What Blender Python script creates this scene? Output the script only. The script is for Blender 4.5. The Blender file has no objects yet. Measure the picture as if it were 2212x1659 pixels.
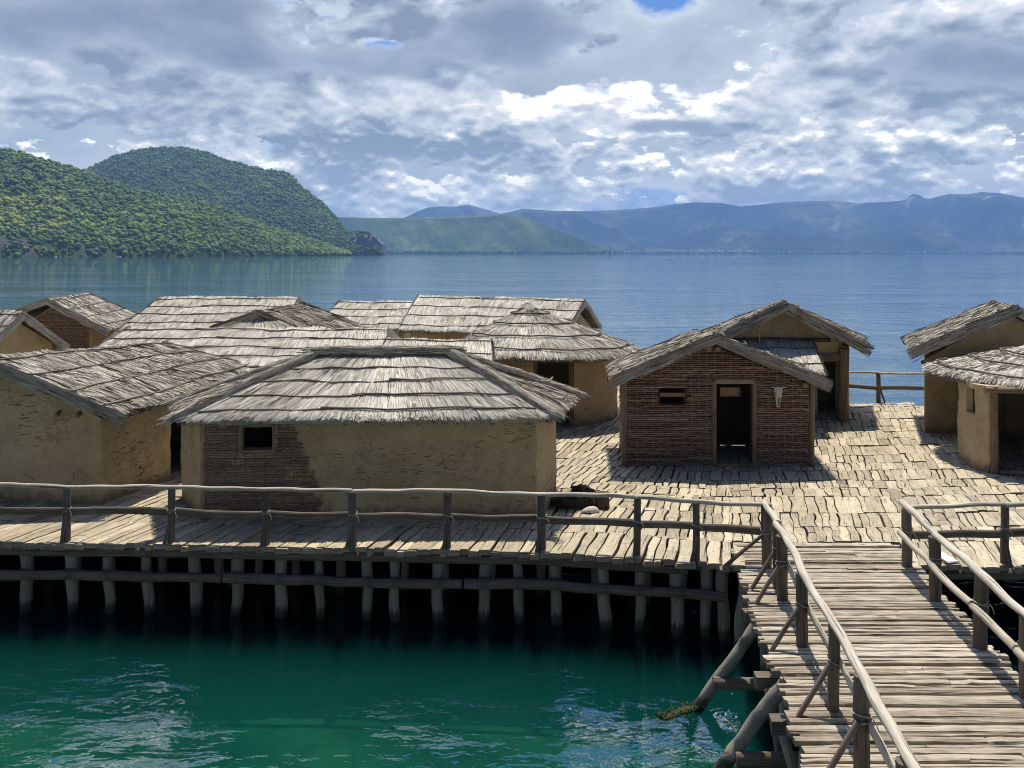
import bpy, math, random
import numpy as np
from mathutils import Vector

random.seed(7)
RNG = np.random.default_rng(7)
SC = bpy.context.scene
COL = SC.collection
R = math.radians

# ------------------------------------------------------------------ camera, sky, sun, exposure
CAM_H = 5.2            # eye height above the platform, metres
HORIZON = 546.5        # sight line constants used to survey the site
FPX = 1738.0
cam_data = bpy.data.cameras.new('camera')
cam = bpy.data.objects.new('camera', cam_data)
COL.objects.link(cam)
cam.location = (0, 0, CAM_H)
cam.rotation_euler = (R(90), 0, 0)
cam_data.sensor_width = 36
cam_data.lens = 36 * FPX / 2212
cam_data.shift_y = -(829.5 - HORIZON) / 2212
cam_data.clip_start = 0.1
cam_data.clip_end = 40000
SC.camera = cam

SUN_EL, SUN_AZ = 70.5, 7.7         # azimuth from +Y towards +X
sun_data = bpy.data.lights.new('sun', 'SUN')
sun = bpy.data.objects.new('sun', sun_data)
COL.objects.link(sun)
sun_data.energy = 5.0
sun_data.angle = R(0.53)
sun_data.color = (1.0, 0.94, 0.83)
sd = Vector((math.sin(R(SUN_AZ)) * math.cos(R(SUN_EL)), math.cos(R(SUN_AZ)) * math.cos(R(SUN_EL)), math.sin(R(SUN_EL))))
sun.rotation_euler = sd.to_track_quat('Z', 'Y').to_euler()

SC.view_settings.view_transform = 'Standard'
SC.view_settings.look = 'None'
SC.view_settings.exposure = 0.3
SC.view_settings.gamma = 1.0
SC.view_settings.use_curve_mapping = False
SC.cycles.use_denoising = True
SC.cycles.filter_width = 0.95
SC.cycles.max_bounces = 6
SC.cycles.diffuse_bounces = 3
SC.cycles.glossy_bounces = 3
SC.cycles.transparent_max_bounces = 12
SC.cycles.volume_bounces = 0


class NT:
    """small helper for node trees"""
    def __init__(s, tree):
        s.t = tree
        s.t.nodes.clear()

    def n(s, typ, **kw):
        nd = s.t.nodes.new(typ)
        for k, v in kw.items():
            if k.startswith('i_'):
                key = k[2:]
                key = int(key) if key.isdigit() else key.replace('_', ' ')
                s.put(nd.inputs[key], v)
            else:
                setattr(nd, k, v)
        return nd

    def put(s, sock, v):
        if isinstance(v, bpy.types.NodeSocket):
            s.t.links.new(v, sock)
        elif isinstance(v, bpy.types.Node):
            s.t.links.new(v.outputs[0], sock)
        else:
            sock.default_value = v

    def m(s, op, a, b=None, c=None, clamp=False):
        nd = s.t.nodes.new('ShaderNodeMath')
        nd.operation = op
        nd.use_clamp = clamp
        s.put(nd.inputs[0], a)
        if b is not None:
            s.put(nd.inputs[1], b)
        if c is not None:
            s.put(nd.inputs[2], c)
        return nd.outputs[0]

    def vm(s, op, a, b=None, out=0):
        nd = s.t.nodes.new('ShaderNodeVectorMath')
        nd.operation = op
        s.put(nd.inputs[0], a)
        if b is not None:
            if op == 'SCALE':
                s.put(nd.inputs[3], b)
            else:
                s.put(nd.inputs[1], b)
        return nd.outputs[out]

    def noise(s, vec, scale, detail=4, rough=0.55, dist=0.0, out='Fac'):
        nd = s.t.nodes.new('ShaderNodeTexNoise')
        s.put(nd.inputs['Vector'], vec)
        s.put(nd.inputs['Scale'], scale)
        nd.inputs['Detail'].default_value = detail
        nd.inputs['Roughness'].default_value = rough
        nd.inputs['Distortion'].default_value = dist
        return nd.outputs[out]

    def mapr(s, v, a, b, c=0.0, d=1.0, smooth=True):
        nd = s.t.nodes.new('ShaderNodeMapRange')
        nd.interpolation_type = 'SMOOTHSTEP' if smooth else 'LINEAR'
        s.put(nd.inputs['Value'], v)
        for k, x in (('From Min', a), ('From Max', b), ('To Min', c), ('To Max', d)):
            s.put(nd.inputs[k], x)
        return nd.outputs[0]

    def mix(s, f, a, b, blend='MIX'):
        nd = s.t.nodes.new('ShaderNodeMix')
        nd.data_type = 'RGBA'
        nd.blend_type = blend
        s.put(nd.inputs[0], f)
        s.put(nd.inputs[6], a if not isinstance(a, tuple) or len(a) == 4 else (*a, 1))
        s.put(nd.inputs[7], b if not isinstance(b, tuple) or len(b) == 4 else (*b, 1))
        return nd.outputs[2]

    def ramp(s, f, stops):
        nd = s.t.nodes.new('ShaderNodeValToRGB')
        s.put(nd.inputs[0], f)
        el = nd.color_ramp.elements
        while len(el) < len(stops):
            el.new(0.5)
        for e, (p, c) in zip(el, stops):
            e.position = p
            e.color = (*c, 1)
        return nd.outputs[0]


def make_world():
    w = bpy.data.worlds.new('World')
    SC.world = w
    w.use_nodes = True
    g = NT(w.node_tree)
    sky = g.n('ShaderNodeTexSky', sky_type='NISHITA', sun_disc=False)
    sky.sun_elevation = R(SUN_EL)
    sky.sun_rotation = R(SUN_AZ)
    sky.altitude = 700
    sky.air_density = 1.0
    sky.dust_density = 0.6
    sky.ozone_density = 2.0
    tc = g.n('ShaderNodeTexCoord')
    sep = g.n('ShaderNodeSeparateXYZ', i_0=tc.outputs['Generated'])
    x, y, z = sep.outputs

    def addl(*v):
        o = v[0]
        for q in v[1:]:
            o = g.m('ADD', o, q)
        return o

    def coords(shift, k):
        cb = g.n('ShaderNodeCombineXYZ', i_0=x, i_1=y, i_2=g.m('MULTIPLY', g.m('ADD', z, shift), 2.0))
        return g.vm('SCALE', cb.outputs[0], k)

    def gauss(cx, cz, sx, sz):
        # a wide mass of cloud standing in one part of the sky, given by its direction
        fy = g.m('MAXIMUM', y, 0.05)
        a = g.m('DIVIDE', g.m('SUBTRACT', g.m('DIVIDE', x, fy), cx), sx)
        b = g.m('DIVIDE', g.m('SUBTRACT', g.m('DIVIDE', z, fy), cz), sz)
        r2 = g.m('ADD', g.m('MULTIPLY', a, a), g.m('MULTIPLY', b, b))
        return g.m('POWER', 2.718, g.m('MULTIPLY', r2, -1.0))

    mass = addl(g.m('MULTIPLY', gauss(-0.47, 0.290, 0.26, 0.055), 1.1),
                g.m('MULTIPLY', gauss(-0.26, 0.240, 0.14, 0.026), 0.9),
                g.m('MULTIPLY', gauss(0.02, 0.270, 0.12, 0.060), 1.0),
                g.m('MULTIPLY', gauss(0.57, 0.238, 0.17, 0.040), 1.0),
                g.m('MULTIPLY', gauss(0.21, 0.158, 0.12, 0.011), 0.55),
                g.m('MULTIPLY', gauss(-0.25, 0.130, 0.10, 0.014), 0.4))
    hole = addl(g.m('MULTIPLY', gauss(0.18, 0.314, 0.050, 0.026), 0.36),
                g.m('MULTIPLY', gauss(-0.165, 0.258, 0.030, 0.009), 0.16),
                g.m('MULTIPLY', gauss(0.08, 0.143, 0.05, 0.010), 0.12))

    low = g.mapr(z, 0.09, 0.24, 1.0, 0.0)
    COV = 0.36

    def layer(shift, k, seed, det):
        p = g.vm('ADD', coords(shift, k), (seed, seed * 0.7, seed * 1.3))
        f = g.noise(p, 1.0, det, 0.56)
        n2 = g.noise(p, 2.6, max(1, det - 3), 0.55)
        bil = g.m('MULTIPLY', g.m('ABSOLUTE', g.m('SUBTRACT', n2, 0.5)), 2.6)
        return g.m('ADD', g.m('MULTIPLY', f, 0.80), g.m('MULTIPLY', bil, 0.20))

    def dens(shift, det):
        a = layer(shift, 3.3, 1.7, det)
        b = layer(shift * 0.5, 7.6, 4.1, det - 1)
        return g.n('ShaderNodeMix', data_type='FLOAT', i_0=low, i_2=a, i_3=b).outputs[0]

    # 1: a pale, soft sheet of far cloud with a few blue gaps
    back = g.m('SUBTRACT', g.noise(g.vm('ADD', coords(0.0, 3.6), (9.2, 3.1, 5.5)), 1.0, 8, 0.60), g.m('MULTIPLY', hole, 0.9))
    thin = g.m('ADD', g.mapr(z, 0.36, 0.50, 0.0, 0.12), g.mapr(y, -0.3, 0.25, 0.12, 0.0))          # the cloud deck breaks up overhead and behind
    a_back = g.mapr(g.m('SUBTRACT', back, thin), 0.33, 0.43)
    c_back = g.ramp(g.mapr(back, 0.36, 0.66, 0.0, 1.0, False), [(0.0, (0.62, 0.665, 0.71)), (0.4, (0.42, 0.47, 0.525)), (1.0, (0.28, 0.33, 0.395))])
    # 2: heaps of cumulus in front of it, crisp edged, lit along their tops, grey below
    d0 = dens(0.0, 9)
    d1 = dens(0.014, 7)
    d2 = dens(0.045, 4)
    d = g.m('SUBTRACT', g.m('SUBTRACT', g.m('ADD', d0, g.m('MULTIPLY', mass, 0.05)), hole), thin)
    a_cum = g.mapr(d, COV, COV + 0.035)
    rim = g.m('ADD', g.m('MULTIPLY', g.m('SUBTRACT', d0, d1), 5.6), g.m('MULTIPLY', g.m('SUBTRACT', d0, d2), 3.4))
    deep = g.mapr(d, COV, COV + 0.16, 0.0, 0.62, False)
    lit = addl(0.78, rim, g.m('MULTIPLY', deep, -1.15), g.m('MULTIPLY', mass, -0.45))
    lit = g.m('MAXIMUM', g.m('MINIMUM', lit, 1.0), 0.0)
    c_cum = g.ramp(lit, [(0.0, (0.20, 0.24, 0.30)), (0.28, (0.32, 0.365, 0.425)), (0.55, (0.50, 0.54, 0.585)),
                         (0.80, (0.70, 0.71, 0.72)), (1.0, (1.12, 1.09, 1.04))])
    # 3: the big dark flat-bottomed masses high up
    nm = g.noise(g.vm('ADD', coords(0.0, 4.2), (2.2, 7.1, 1.5)), 1.0, 8, 0.58)
    dm = g.m('ADD', g.m('MULTIPLY', g.m('SUBTRACT', nm, 0.5), 2.6), g.m('SUBTRACT', mass, 0.44))
    a_mass = g.mapr(dm, 0.0, 0.30, 0.0, 0.92)
    c_mass = g.ramp(g.mapr(g.m('ADD', dm, g.m('MULTIPLY', g.m('SUBTRACT', nm, 0.5), 0.8)), 0.0, 0.75, 0.0, 1.0, False), [(0.0, (0.44, 0.49, 0.555)), (0.2, (0.35, 0.40, 0.465)), (0.6, (0.245, 0.29, 0.355)), (1.0, (0.19, 0.23, 0.30))])
    # brightness added to an unseen part of the sky, to strengthen water reflections
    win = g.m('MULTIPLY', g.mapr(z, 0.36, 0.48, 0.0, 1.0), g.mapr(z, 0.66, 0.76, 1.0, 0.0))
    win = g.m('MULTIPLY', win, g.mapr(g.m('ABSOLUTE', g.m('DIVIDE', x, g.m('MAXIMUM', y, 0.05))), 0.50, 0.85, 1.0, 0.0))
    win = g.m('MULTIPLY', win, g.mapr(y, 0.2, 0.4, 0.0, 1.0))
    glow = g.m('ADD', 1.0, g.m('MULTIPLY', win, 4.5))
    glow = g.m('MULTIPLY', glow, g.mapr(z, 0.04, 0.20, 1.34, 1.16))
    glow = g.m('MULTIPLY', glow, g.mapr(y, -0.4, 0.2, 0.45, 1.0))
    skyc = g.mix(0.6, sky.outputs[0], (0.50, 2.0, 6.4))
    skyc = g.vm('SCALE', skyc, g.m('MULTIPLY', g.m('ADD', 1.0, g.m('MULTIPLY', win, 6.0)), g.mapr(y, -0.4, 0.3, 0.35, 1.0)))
    col = g.mix(a_cum, c_back, c_cum)
    cov = g.m('MAXIMUM', a_back, a_cum)
    col = g.mix(a_mass, col, c_mass)
    cov = g.m('MAXIMUM', cov, a_mass)
    # distance pales the clouds towards the horizon
    col = g.mix(g.mapr(z, 0.03, 0.15, 0.16, 0.0), col, (0.82, 0.80, 0.76))
    col = g.mix(1.0, col, g.mix(g.mapr(z, 0.04, 0.26, 1.0, 0.0), (1.0, 1.0, 1.0), (1.06, 1.035, 0.90)), 'MULTIPLY')
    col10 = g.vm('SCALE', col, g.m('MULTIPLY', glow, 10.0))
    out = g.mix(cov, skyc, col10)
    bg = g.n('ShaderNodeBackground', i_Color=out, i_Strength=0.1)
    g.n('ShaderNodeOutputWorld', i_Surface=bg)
    w.cycles.sampling_method = 'MANUAL'
    w.cycles.sample_map_resolution = 512


make_world()


# ------------------------------------------------------------------ object helpers
ORIGIN = {}


def at(px, py, Y):
    """survey: the point at distance Y that is sighted at (px, py)"""
    return np.array([(px - 1106) / FPX * Y, Y, CAM_H - (py - HORIZON) / FPX * Y])


def ground(px, py, z=0.0):
    Y = FPX * (CAM_H - z) / (py - HORIZON)
    return np.array([(px - 1106) / FPX * Y, Y, z])


def tag(o, label=None, cat=None, group=None, kind=None):
    if label:
        o['label'] = label
    if cat:
        o['category'] = cat
    if group:
        o['group'] = group
    if kind:
        o['kind'] = kind
    return o


def thing(name, label, cat, loc=(0, 0, 0), group=None):
    o = bpy.data.objects.new(name, None)
    COL.objects.link(o)
    o.location = loc
    o.empty_display_size = 0.3
    ORIGIN[o] = np.array(loc, float)
    return tag(o, label, cat, group)


class MB:
    def __init__(s):
        s.v, s.g, s.q, s.t, s.qt, s.tt, s.n = [], [], [], [], [], [], 0

    def add(s, v, quads=None, tris=None, gc=None, tint=0.5):
        v = np.asarray(v, float)
        s.v.append(v)
        s.g.append(np.zeros((len(v), 3)) if gc is None else np.asarray(gc, float))
        if quads is not None and len(quads):
            quads = np.asarray(quads, int)
            s.q.append(quads + s.n)
            s.qt.append(np.broadcast_to(np.asarray(tint, float), (len(quads),)).copy() if np.ndim(tint) == 0 else np.asarray(tint, float))
        if tris is not None and len(tris):
            tris = np.asarray(tris, int)
            s.t.append(tris + s.n)
            s.tt.append(np.full(len(tris), float(tint)) if np.ndim(tint) == 0 else np.asarray(tint, float)[:len(tris)])
        s.n += len(v)

    def build(s, name, mat, parent=None, smooth=False, loc=None):
        me = bpy.data.meshes.new(name)
        v = np.concatenate(s.v) if s.v else np.zeros((0, 3))
        gcs = np.concatenate(s.g) if s.g else np.zeros((0, 3))
        if parent is not None:
            org = ORIGIN[parent]
        else:
            org = np.array(loc if loc is not None else (0, 0, 0), float)
        v = v - org
        q = np.concatenate(s.q) if s.q else np.zeros((0, 4), int)
        t = np.concatenate(s.t) if s.t else np.zeros((0, 3), int)
        nq, nt = len(q), len(t)
        me.vertices.add(len(v))
        me.vertices.foreach_set('co', v.astype(np.float32).ravel())
        me.loops.add(nq * 4 + nt * 3)
        me.loops.foreach_set('vertex_index', np.concatenate([q.ravel(), t.ravel()]).astype(np.int32))
        me.polygons.add(nq + nt)
        st = np.concatenate([np.arange(nq) * 4, nq * 4 + np.arange(nt) * 3]).astype(np.int32)
        me.polygons.foreach_set('loop_start', st)
        tint = np.concatenate(s.qt + s.tt) if (s.qt or s.tt) else np.zeros(0)
        a = me.attributes.new('tint', 'FLOAT', 'FACE')
        a.data.foreach_set('value', tint.astype(np.float32))
        b = me.attributes.new('gc', 'FLOAT_VECTOR', 'POINT')
        b.data.foreach_set('vector', gcs.astype(np.float32).ravel())
        me.polygons.foreach_set('use_smooth', np.full(nq + nt, smooth))
        me.update(calc_edges=True)
        me.validate()
        me.materials.append(mat)
        o = bpy.data.objects.new(name, me)
        COL.objects.link(o)
        if parent is not None:
            o.parent = parent
        else:
            o.location = tuple(org)
        ORIGIN[o] = org
        return o


def wob(x, y, seed=0.0, f=1.0):
    """smooth pseudo noise in -1..1"""
    return (np.sin(x * 1.7 * f + y * 2.3 * f + seed * 5.1) + np.sin(x * 3.9 * f - y * 3.1 * f + seed * 2.7 + 1.3)
            + np.sin(x * 7.3 * f + y * 6.1 * f + seed * 9.2 + 4.0) * 0.6) / 2.6


def resample(pts, step):
    pts = np.asarray(pts, float)
    seg = np.linalg.norm(np.diff(pts, axis=0), axis=1)
    cum = np.concatenate([[0], np.cumsum(seg)])
    n = max(2, int(cum[-1] / step) + 1)
    u = np.linspace(0, cum[-1], n)
    return np.stack([np.interp(u, cum, pts[:, k]) for k in range(3)], 1), u


def tube(mb, pts, ra, rb=None, sides=7, step=0.25, lump=0.08, wander=0.0, tint=0.5, taper=1.0, caps=True, flat_top=False, seed=None):
    """a round or oval pole along pts, ra = half width, rb = half height"""
    rb = ra if rb is None else rb
    seed = random.random() * 50 if seed is None else seed
    p, u = resample(pts, step)
    n = len(p)
    if wander:
        p[:, 0] += wander * wob(u, u * 0.3, seed, 0.8)
        p[:, 1] += wander * wob(u, u * 0.3, seed + 3, 0.8)
        p[:, 2] += wander * wob(u, u * 0.3, seed + 7, 0.8)
    t = np.gradient(p, axis=0)
    t /= np.linalg.norm(t, axis=1)[:, None] + 1e-9
    up = np.where(np.abs(t[:, 2:3]) > 0.85, np.array([[0, 1.0, 0]]), np.array([[0, 0, 1.0]]))
    s = np.cross(t, up)
    s /= np.linalg.norm(s, axis=1)[:, None]
    w = np.cross(s, t)
    a = np.arange(sides) / sides * 2 * math.pi + 0.3
    rad = 1 + lump * wob(u[:, None] * 1.3, a[None, :] * 0.8, seed, 1.0)
    rad = rad * np.linspace(1, taper, n)[:, None]
    ca, sa = np.cos(a) * ra, np.sin(a) * rb
    v = p[:, None, :] + rad[:, :, None] * (s[:, None, :] * ca[None, :, None] + w[:, None, :] * sa[None, :, None])
    gc = np.zeros((n, sides, 3))
    gc[:, :, 0] = u[:, None]
    gc[:, :, 1] = np.sin(a)[None, :] * max(ra, rb)
    gc[:, :, 2] = np.cos(a)[None, :] * max(ra, rb) + seed
    i = np.arange(n - 1)[:, None] * sides
    j = np.arange(sides)[None, :]
    k = (np.arange(sides)[None, :] + 1) % sides
    q = np.stack([i + j, i + k, i + sides + k, i + sides + j], -1).reshape(-1, 4)
    mb.add(v.reshape(-1, 3), quads=q, gc=gc.reshape(-1, 3), tint=tint)
    if caps:
        for e, rev in ((0, True), (n - 1, False)):
            c = p[e]
            vv = np.concatenate([v[e], c[None]])
            g2 = np.concatenate([gc[e], gc[e].mean(0)[None]])
            tr = [(a0, (a0 + 1) % sides, sides) for a0 in range(sides)]
            if rev:
                tr = [(b0, a0, c0) for a0, b0, c0 in tr]
            mb.add(vv, tris=tr, gc=g2, tint=tint)


def box(mb, c, half, rot=0.0, tint=0.5, jitter=0.0):
    """a hewn timber block"""
    v = np.array([[x, y, z] for z in (-1, 1) for y in (-1, 1) for x in (-1, 1)], float)
    if jitter:
        v += RNG.uniform(-jitter, jitter, v.shape)
    v *= half
    gc = np.roll(v, -int(np.argmax(half)), axis=1) + random.random() * 9
    cr, sr = math.cos(rot), math.sin(rot)
    w = v.copy()
    w[:, 0] = v[:, 0] * cr - v[:, 1] * sr
    w[:, 1] = v[:, 0] * sr + v[:, 1] * cr
    q = [(0, 2, 3, 1), (4, 5, 7, 6), (0, 1, 5, 4), (1, 3, 7, 5), (3, 2, 6, 7), (2, 0, 4, 6)]
    mb.add(w + np.asarray(c, float), quads=q, gc=gc, tint=tint)


# ------------------------------------------------------------------ materials
def mat(name):
    m = bpy.data.materials.new(name)
    m.use_nodes = True
    return m, NT(m.node_tree)


def finish(g, col, rough=0.9, bump=None, bstr=0.4, bdist=0.02, spec=0.2):
    b = g.n('ShaderNodeBsdfPrincipled')
    g.put(b.inputs['Base Color'], col)
    g.put(b.inputs['Roughness'], rough)
    b.inputs['Specular IOR Level'].default_value = spec
    if bump is not None:
        bn = g.n('ShaderNodeBump', i_Strength=bstr, i_Distance=bdist, i_Height=bump)
        g.put(b.inputs['Normal'], bn.outputs[0])
    g.n('ShaderNodeOutputMaterial', i_Surface=b)


def wood_material(name, stops, grain=(2.2, 38), crack=True, mottled=0.25, bstr=0.5, adze=0.0):
    m, g = mat(name)
    at_t = g.n('ShaderNodeAttribute', attribute_name='tint')
    at_g = g.n('ShaderNodeAttribute', attribute_name='gc')
    mp = g.n('ShaderNodeMapping', i_0=at_g.outputs['Vector'])
    mp.inputs['Scale'].default_value = (grain[0], grain[1], grain[1])
    n1 = g.noise(mp.outputs[0], 1.0, 5, 0.6, 0.4)
    n2 = g.noise(at_g.outputs['Vector'], 3.0, 4, 0.6)
    f = g.m('ADD', g.m('MULTIPLY', at_t.outputs['Fac'], 0.62), g.m('MULTIPLY', g.m('SUBTRACT', n1, 0.5), 0.75))
    f = g.m('ADD', f, g.m('MULTIPLY', g.m('SUBTRACT', n2, 0.5), mottled * 2))
    f = g.m('ADD', f, 0.19)
    col = g.ramp(f, stops)
    h = n1
    if crack:
        mp2 = g.n('ShaderNodeMapping', i_0=at_g.outputs['Vector'])
        mp2.inputs['Scale'].default_value = (grain[0] * 0.8, grain[1] * 1.6, grain[1] * 1.6)
        c = g.noise(mp2.outputs[0], 1.0, 2, 0.5, 0.2)
        c = g.mapr(c, 0.30, 0.40, 0.0, 1.0)
        col = g.mix(c, g.mix(0.7, col, (0.025, 0.02, 0.016)), col)
        h = g.m('ADD', n1, g.m('MULTIPLY', c, 0.6))
    if adze:
        mp3 = g.n('ShaderNodeMapping', i_0=at_g.outputs['Vector'])
        mp3.inputs['Scale'].default_value = (26.0, 6.0, 6.0)
        cr = g.mapr(g.noise(mp3.outputs[0], 1.0, 3, 0.6, 0.6), 0.60, 0.68)
        col = g.mix(g.m('MULTIPLY', cr, adze), col, (0.07, 0.055, 0.04))
        h = g.m('SUBTRACT', h, g.m('MULTIPLY', cr, 0.6))
    finish(g, col, 0.88, h, bstr, 0.012)
    return m


M = {}
M['deck'] = wood_material('deck_boards', [(0.0, (0.10, 0.078, 0.05)), (0.30, (0.285, 0.236, 0.165)), (0.55, (0.40, 0.338, 0.235)), (0.78, (0.50, 0.425, 0.30)), (1.0, (0.60, 0.505, 0.33))],
                          grain=(2.0, 22), mottled=0.3, adze=0.55)
M['bridge'] = wood_material('bridge_slats', [(0.0, (0.06, 0.046, 0.033)), (0.28, (0.185, 0.145, 0.104)), (0.52, (0.34, 0.288, 0.215)), (0.75, (0.465, 0.405, 0.315)), (1.0, (0.60, 0.545, 0.45))],
                            grain=(2.2, 42), mottled=0.28, bstr=0.8)
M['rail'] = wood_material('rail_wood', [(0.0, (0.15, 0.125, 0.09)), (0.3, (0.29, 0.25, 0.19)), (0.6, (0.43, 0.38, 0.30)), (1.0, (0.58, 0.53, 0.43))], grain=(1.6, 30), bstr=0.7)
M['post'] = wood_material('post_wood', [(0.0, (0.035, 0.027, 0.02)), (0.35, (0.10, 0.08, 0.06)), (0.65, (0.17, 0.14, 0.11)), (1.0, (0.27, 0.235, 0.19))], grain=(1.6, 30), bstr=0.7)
M['lath'] = wood_material('lath_wood', [(0.0, (0.035, 0.028, 0.022)), (0.4, (0.11, 0.09, 0.07)), (0.7, (0.22, 0.185, 0.145)), (1.0, (0.40, 0.355, 0.30))], grain=(2.0, 30))
M['frame'] = wood_material('frame_wood', [(0.0, (0.07, 0.045, 0.026)), (0.4, (0.19, 0.13, 0.08)), (0.7, (0.29, 0.215, 0.14)), (1.0, (0.40, 0.31, 0.21))], grain=(1.6, 24))
M['wicker'] = wood_material('wicker_rods', [(0.0, (0.07, 0.043, 0.031)), (0.35, (0.20, 0.128, 0.092)), (0.65, (0.33, 0.23, 0.17)), (1.0, (0.49, 0.38, 0.29))], grain=(1.5, 20), crack=False)
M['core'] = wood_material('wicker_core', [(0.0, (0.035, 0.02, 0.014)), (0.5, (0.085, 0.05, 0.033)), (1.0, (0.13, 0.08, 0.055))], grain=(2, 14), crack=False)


def pile_material():
    m, g = mat('pile_wood')
    at_t = g.n('ShaderNodeAttribute', attribute_name='tint')
    at_g = g.n('ShaderNodeAttribute', attribute_name='gc')
    geo = g.n('ShaderNodeNewGeometry')
    z = g.n('ShaderNodeSeparateXYZ', i_0=geo.outputs['Position']).outputs[2]
    mp = g.n('ShaderNodeMapping', i_0=at_g.outputs['Vector'])
    mp.inputs['Scale'].default_value = (1.6, 26, 26)
    n1 = g.noise(mp.outputs[0], 1.0, 5, 0.6, 0.3)
    f = g.m('ADD', g.m('MULTIPLY', at_t.outputs['Fac'], 0.5), g.m('MULTIPLY', n1, 0.5))
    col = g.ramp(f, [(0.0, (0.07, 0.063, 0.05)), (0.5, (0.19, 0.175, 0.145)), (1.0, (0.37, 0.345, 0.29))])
    # the water line leaves a soaked, algae-dark band
    wet = g.mapr(g.m('ADD', z, g.m('MULTIPLY', g.m('SUBTRACT', n1, 0.5), 0.35)), -1.24, -1.10, 1.0, 0.0)
    col = g.mix(g.m('MULTIPLY', wet, 0.85), col, (0.022, 0.024, 0.018))
    finish(g, col, 0.85, n1, 0.6, 0.02)
    return m


M['pile'] = pile_material()


def thatch_material():
    m, g = mat('thatch')
    at_t = g.n('ShaderNodeAttribute', attribute_name='tint')
    tc = g.n('ShaderNodeNewGeometry')
    n = g.noise(tc.outputs['Position'], 0.9, 4, 0.6)
    n2 = g.noise(tc.outputs['Position'], 6.0, 3, 0.6)
    f = g.m('ADD', at_t.outputs['Fac'], g.m('MULTIPLY', g.m('SUBTRACT', n, 0.5), 0.55))
    f = g.m('ADD', f, g.m('MULTIPLY', g.m('SUBTRACT', n2, 0.5), 0.3))
    col = g.ramp(f, [(0.0, (0.04, 0.031, 0.022)), (0.22, (0.165, 0.135, 0.10)), (0.5, (0.36, 0.322, 0.262)), (0.75, (0.52, 0.482, 0.41)), (1.0, (0.70, 0.66, 0.58))])
    moss = g.mapr(g.noise(tc.outputs['Position'], 1.7, 5, 0.65), 0.60, 0.75, 0.0, 0.30)
    col = g.mix(moss, col, (0.22, 0.25, 0.11))
    finish(g, col, 0.85, None, spec=0.15)
    return m


M['thatch'] = thatch_material()


def clay_material():
    m, g = mat('clay_daub')
    tc = g.n('ShaderNodeTexCoord')
    geo = g.n('ShaderNodeNewGeometry')
    p = geo.outputs['Position']
    z = g.n('ShaderNodeSeparateXYZ', i_0=p).outputs[2]
    warp = g.vm('ADD', p, g.vm('SCALE', g.noise(p, 2.5, 3, 0.6, out='Color'), 0.30))
    n1 = g.noise(p, 0.7, 5, 0.6)
    n2 = g.noise(p, 5.0, 5, 0.65)
    n3 = g.noise(p, 32.0, 3, 0.6)
    f = g.m('ADD', g.m('MULTIPLY', n1, 0.55), g.m('ADD', g.m('MULTIPLY', n2, 0.3), g.m('MULTIPLY', n3, 0.15)))
    col = g.ramp(f, [(0.30, (0.33, 0.245, 0.135)), (0.5, (0.455, 0.35, 0.20)), (0.70, (0.55, 0.435, 0.265))])
    # drying cracks
    def crack(scale, w):
        v = g.n('ShaderNodeTexVoronoi', feature='DISTANCE_TO_EDGE', i_Vector=warp, i_Scale=scale)
        return g.mapr(v.outputs['Distance'], 0.0, w, 1.0, 0.0)
    keep = g.m('MULTIPLY', g.mapr(g.noise(p, 1.3, 3, 0.6), 0.48, 0.62), 0.75)
    c1 = g.m('MULTIPLY', crack(5.5, 0.035), keep)
    c2 = g.m('MULTIPLY', g.m('MULTIPLY', crack(11.0, 0.06), 0.6), g.mapr(g.noise(p, 1.9, 3, 0.6), 0.50, 0.62))
    c = g.m('MAXIMUM', c1, c2)
    # dashes where the rods of the wattle print through
    mp = g.n('ShaderNodeMapping', i_0=p)
    mp.inputs['Scale'].default_value = (4.5, 4.5, 30.0)
    d = g.noise(mp.outputs[0], 1.0, 3, 0.6, 0.2)
    area = g.mapr(g.noise(p, 0.8, 4, 0.65), 0.50, 0.62)
    d = g.m('MULTIPLY', g.mapr(d, 0.585, 0.64), area)
    dark = g.m('MAXIMUM', g.m('MULTIPLY', c, 0.55), g.m('MULTIPLY', d, 0.72))
    col = g.mix(dark, col, (0.055, 0.036, 0.020))
    # splashed, damp foot of the wall with a ragged upper edge
    foot = g.mapr(g.m('ADD', z, g.m('MULTIPLY', g.m('SUBTRACT', n2, 0.5), 0.55)), 0.05, 0.28, 1.0, 0.0)
    col = g.mix(g.m('MULTIPLY', foot, 0.5), col, (0.085, 0.068, 0.048))
    h = g.m('ADD', g.m('MULTIPLY', n2, 0.5), g.m('ADD', g.m('MULTIPLY', n3, 0.35), g.m('MULTIPLY', dark, -0.9)))
    finish(g, col, 0.95, h, 0.8, 0.03, 0.1)
    return m


M['clay'] = clay_material()


def flat_material(name, a, b, scale=8.0, rough=0.8, bstr=0.3, bd=0.01):
    m, g = mat(name)
    geo = g.n('ShaderNodeNewGeometry')
    at_t = g.n('ShaderNodeAttribute', attribute_name='tint')
    n = g.noise(geo.outputs['Position'], scale, 5, 0.65)
    f = g.m('ADD', g.m('MULTIPLY', g.m('SUBTRACT', n, 0.5), 1.3), at_t.outputs['Fac'], clamp=True)
    finish(g, g.mix(f, a, b), rough, n, bstr, bd)
    return m


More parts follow.
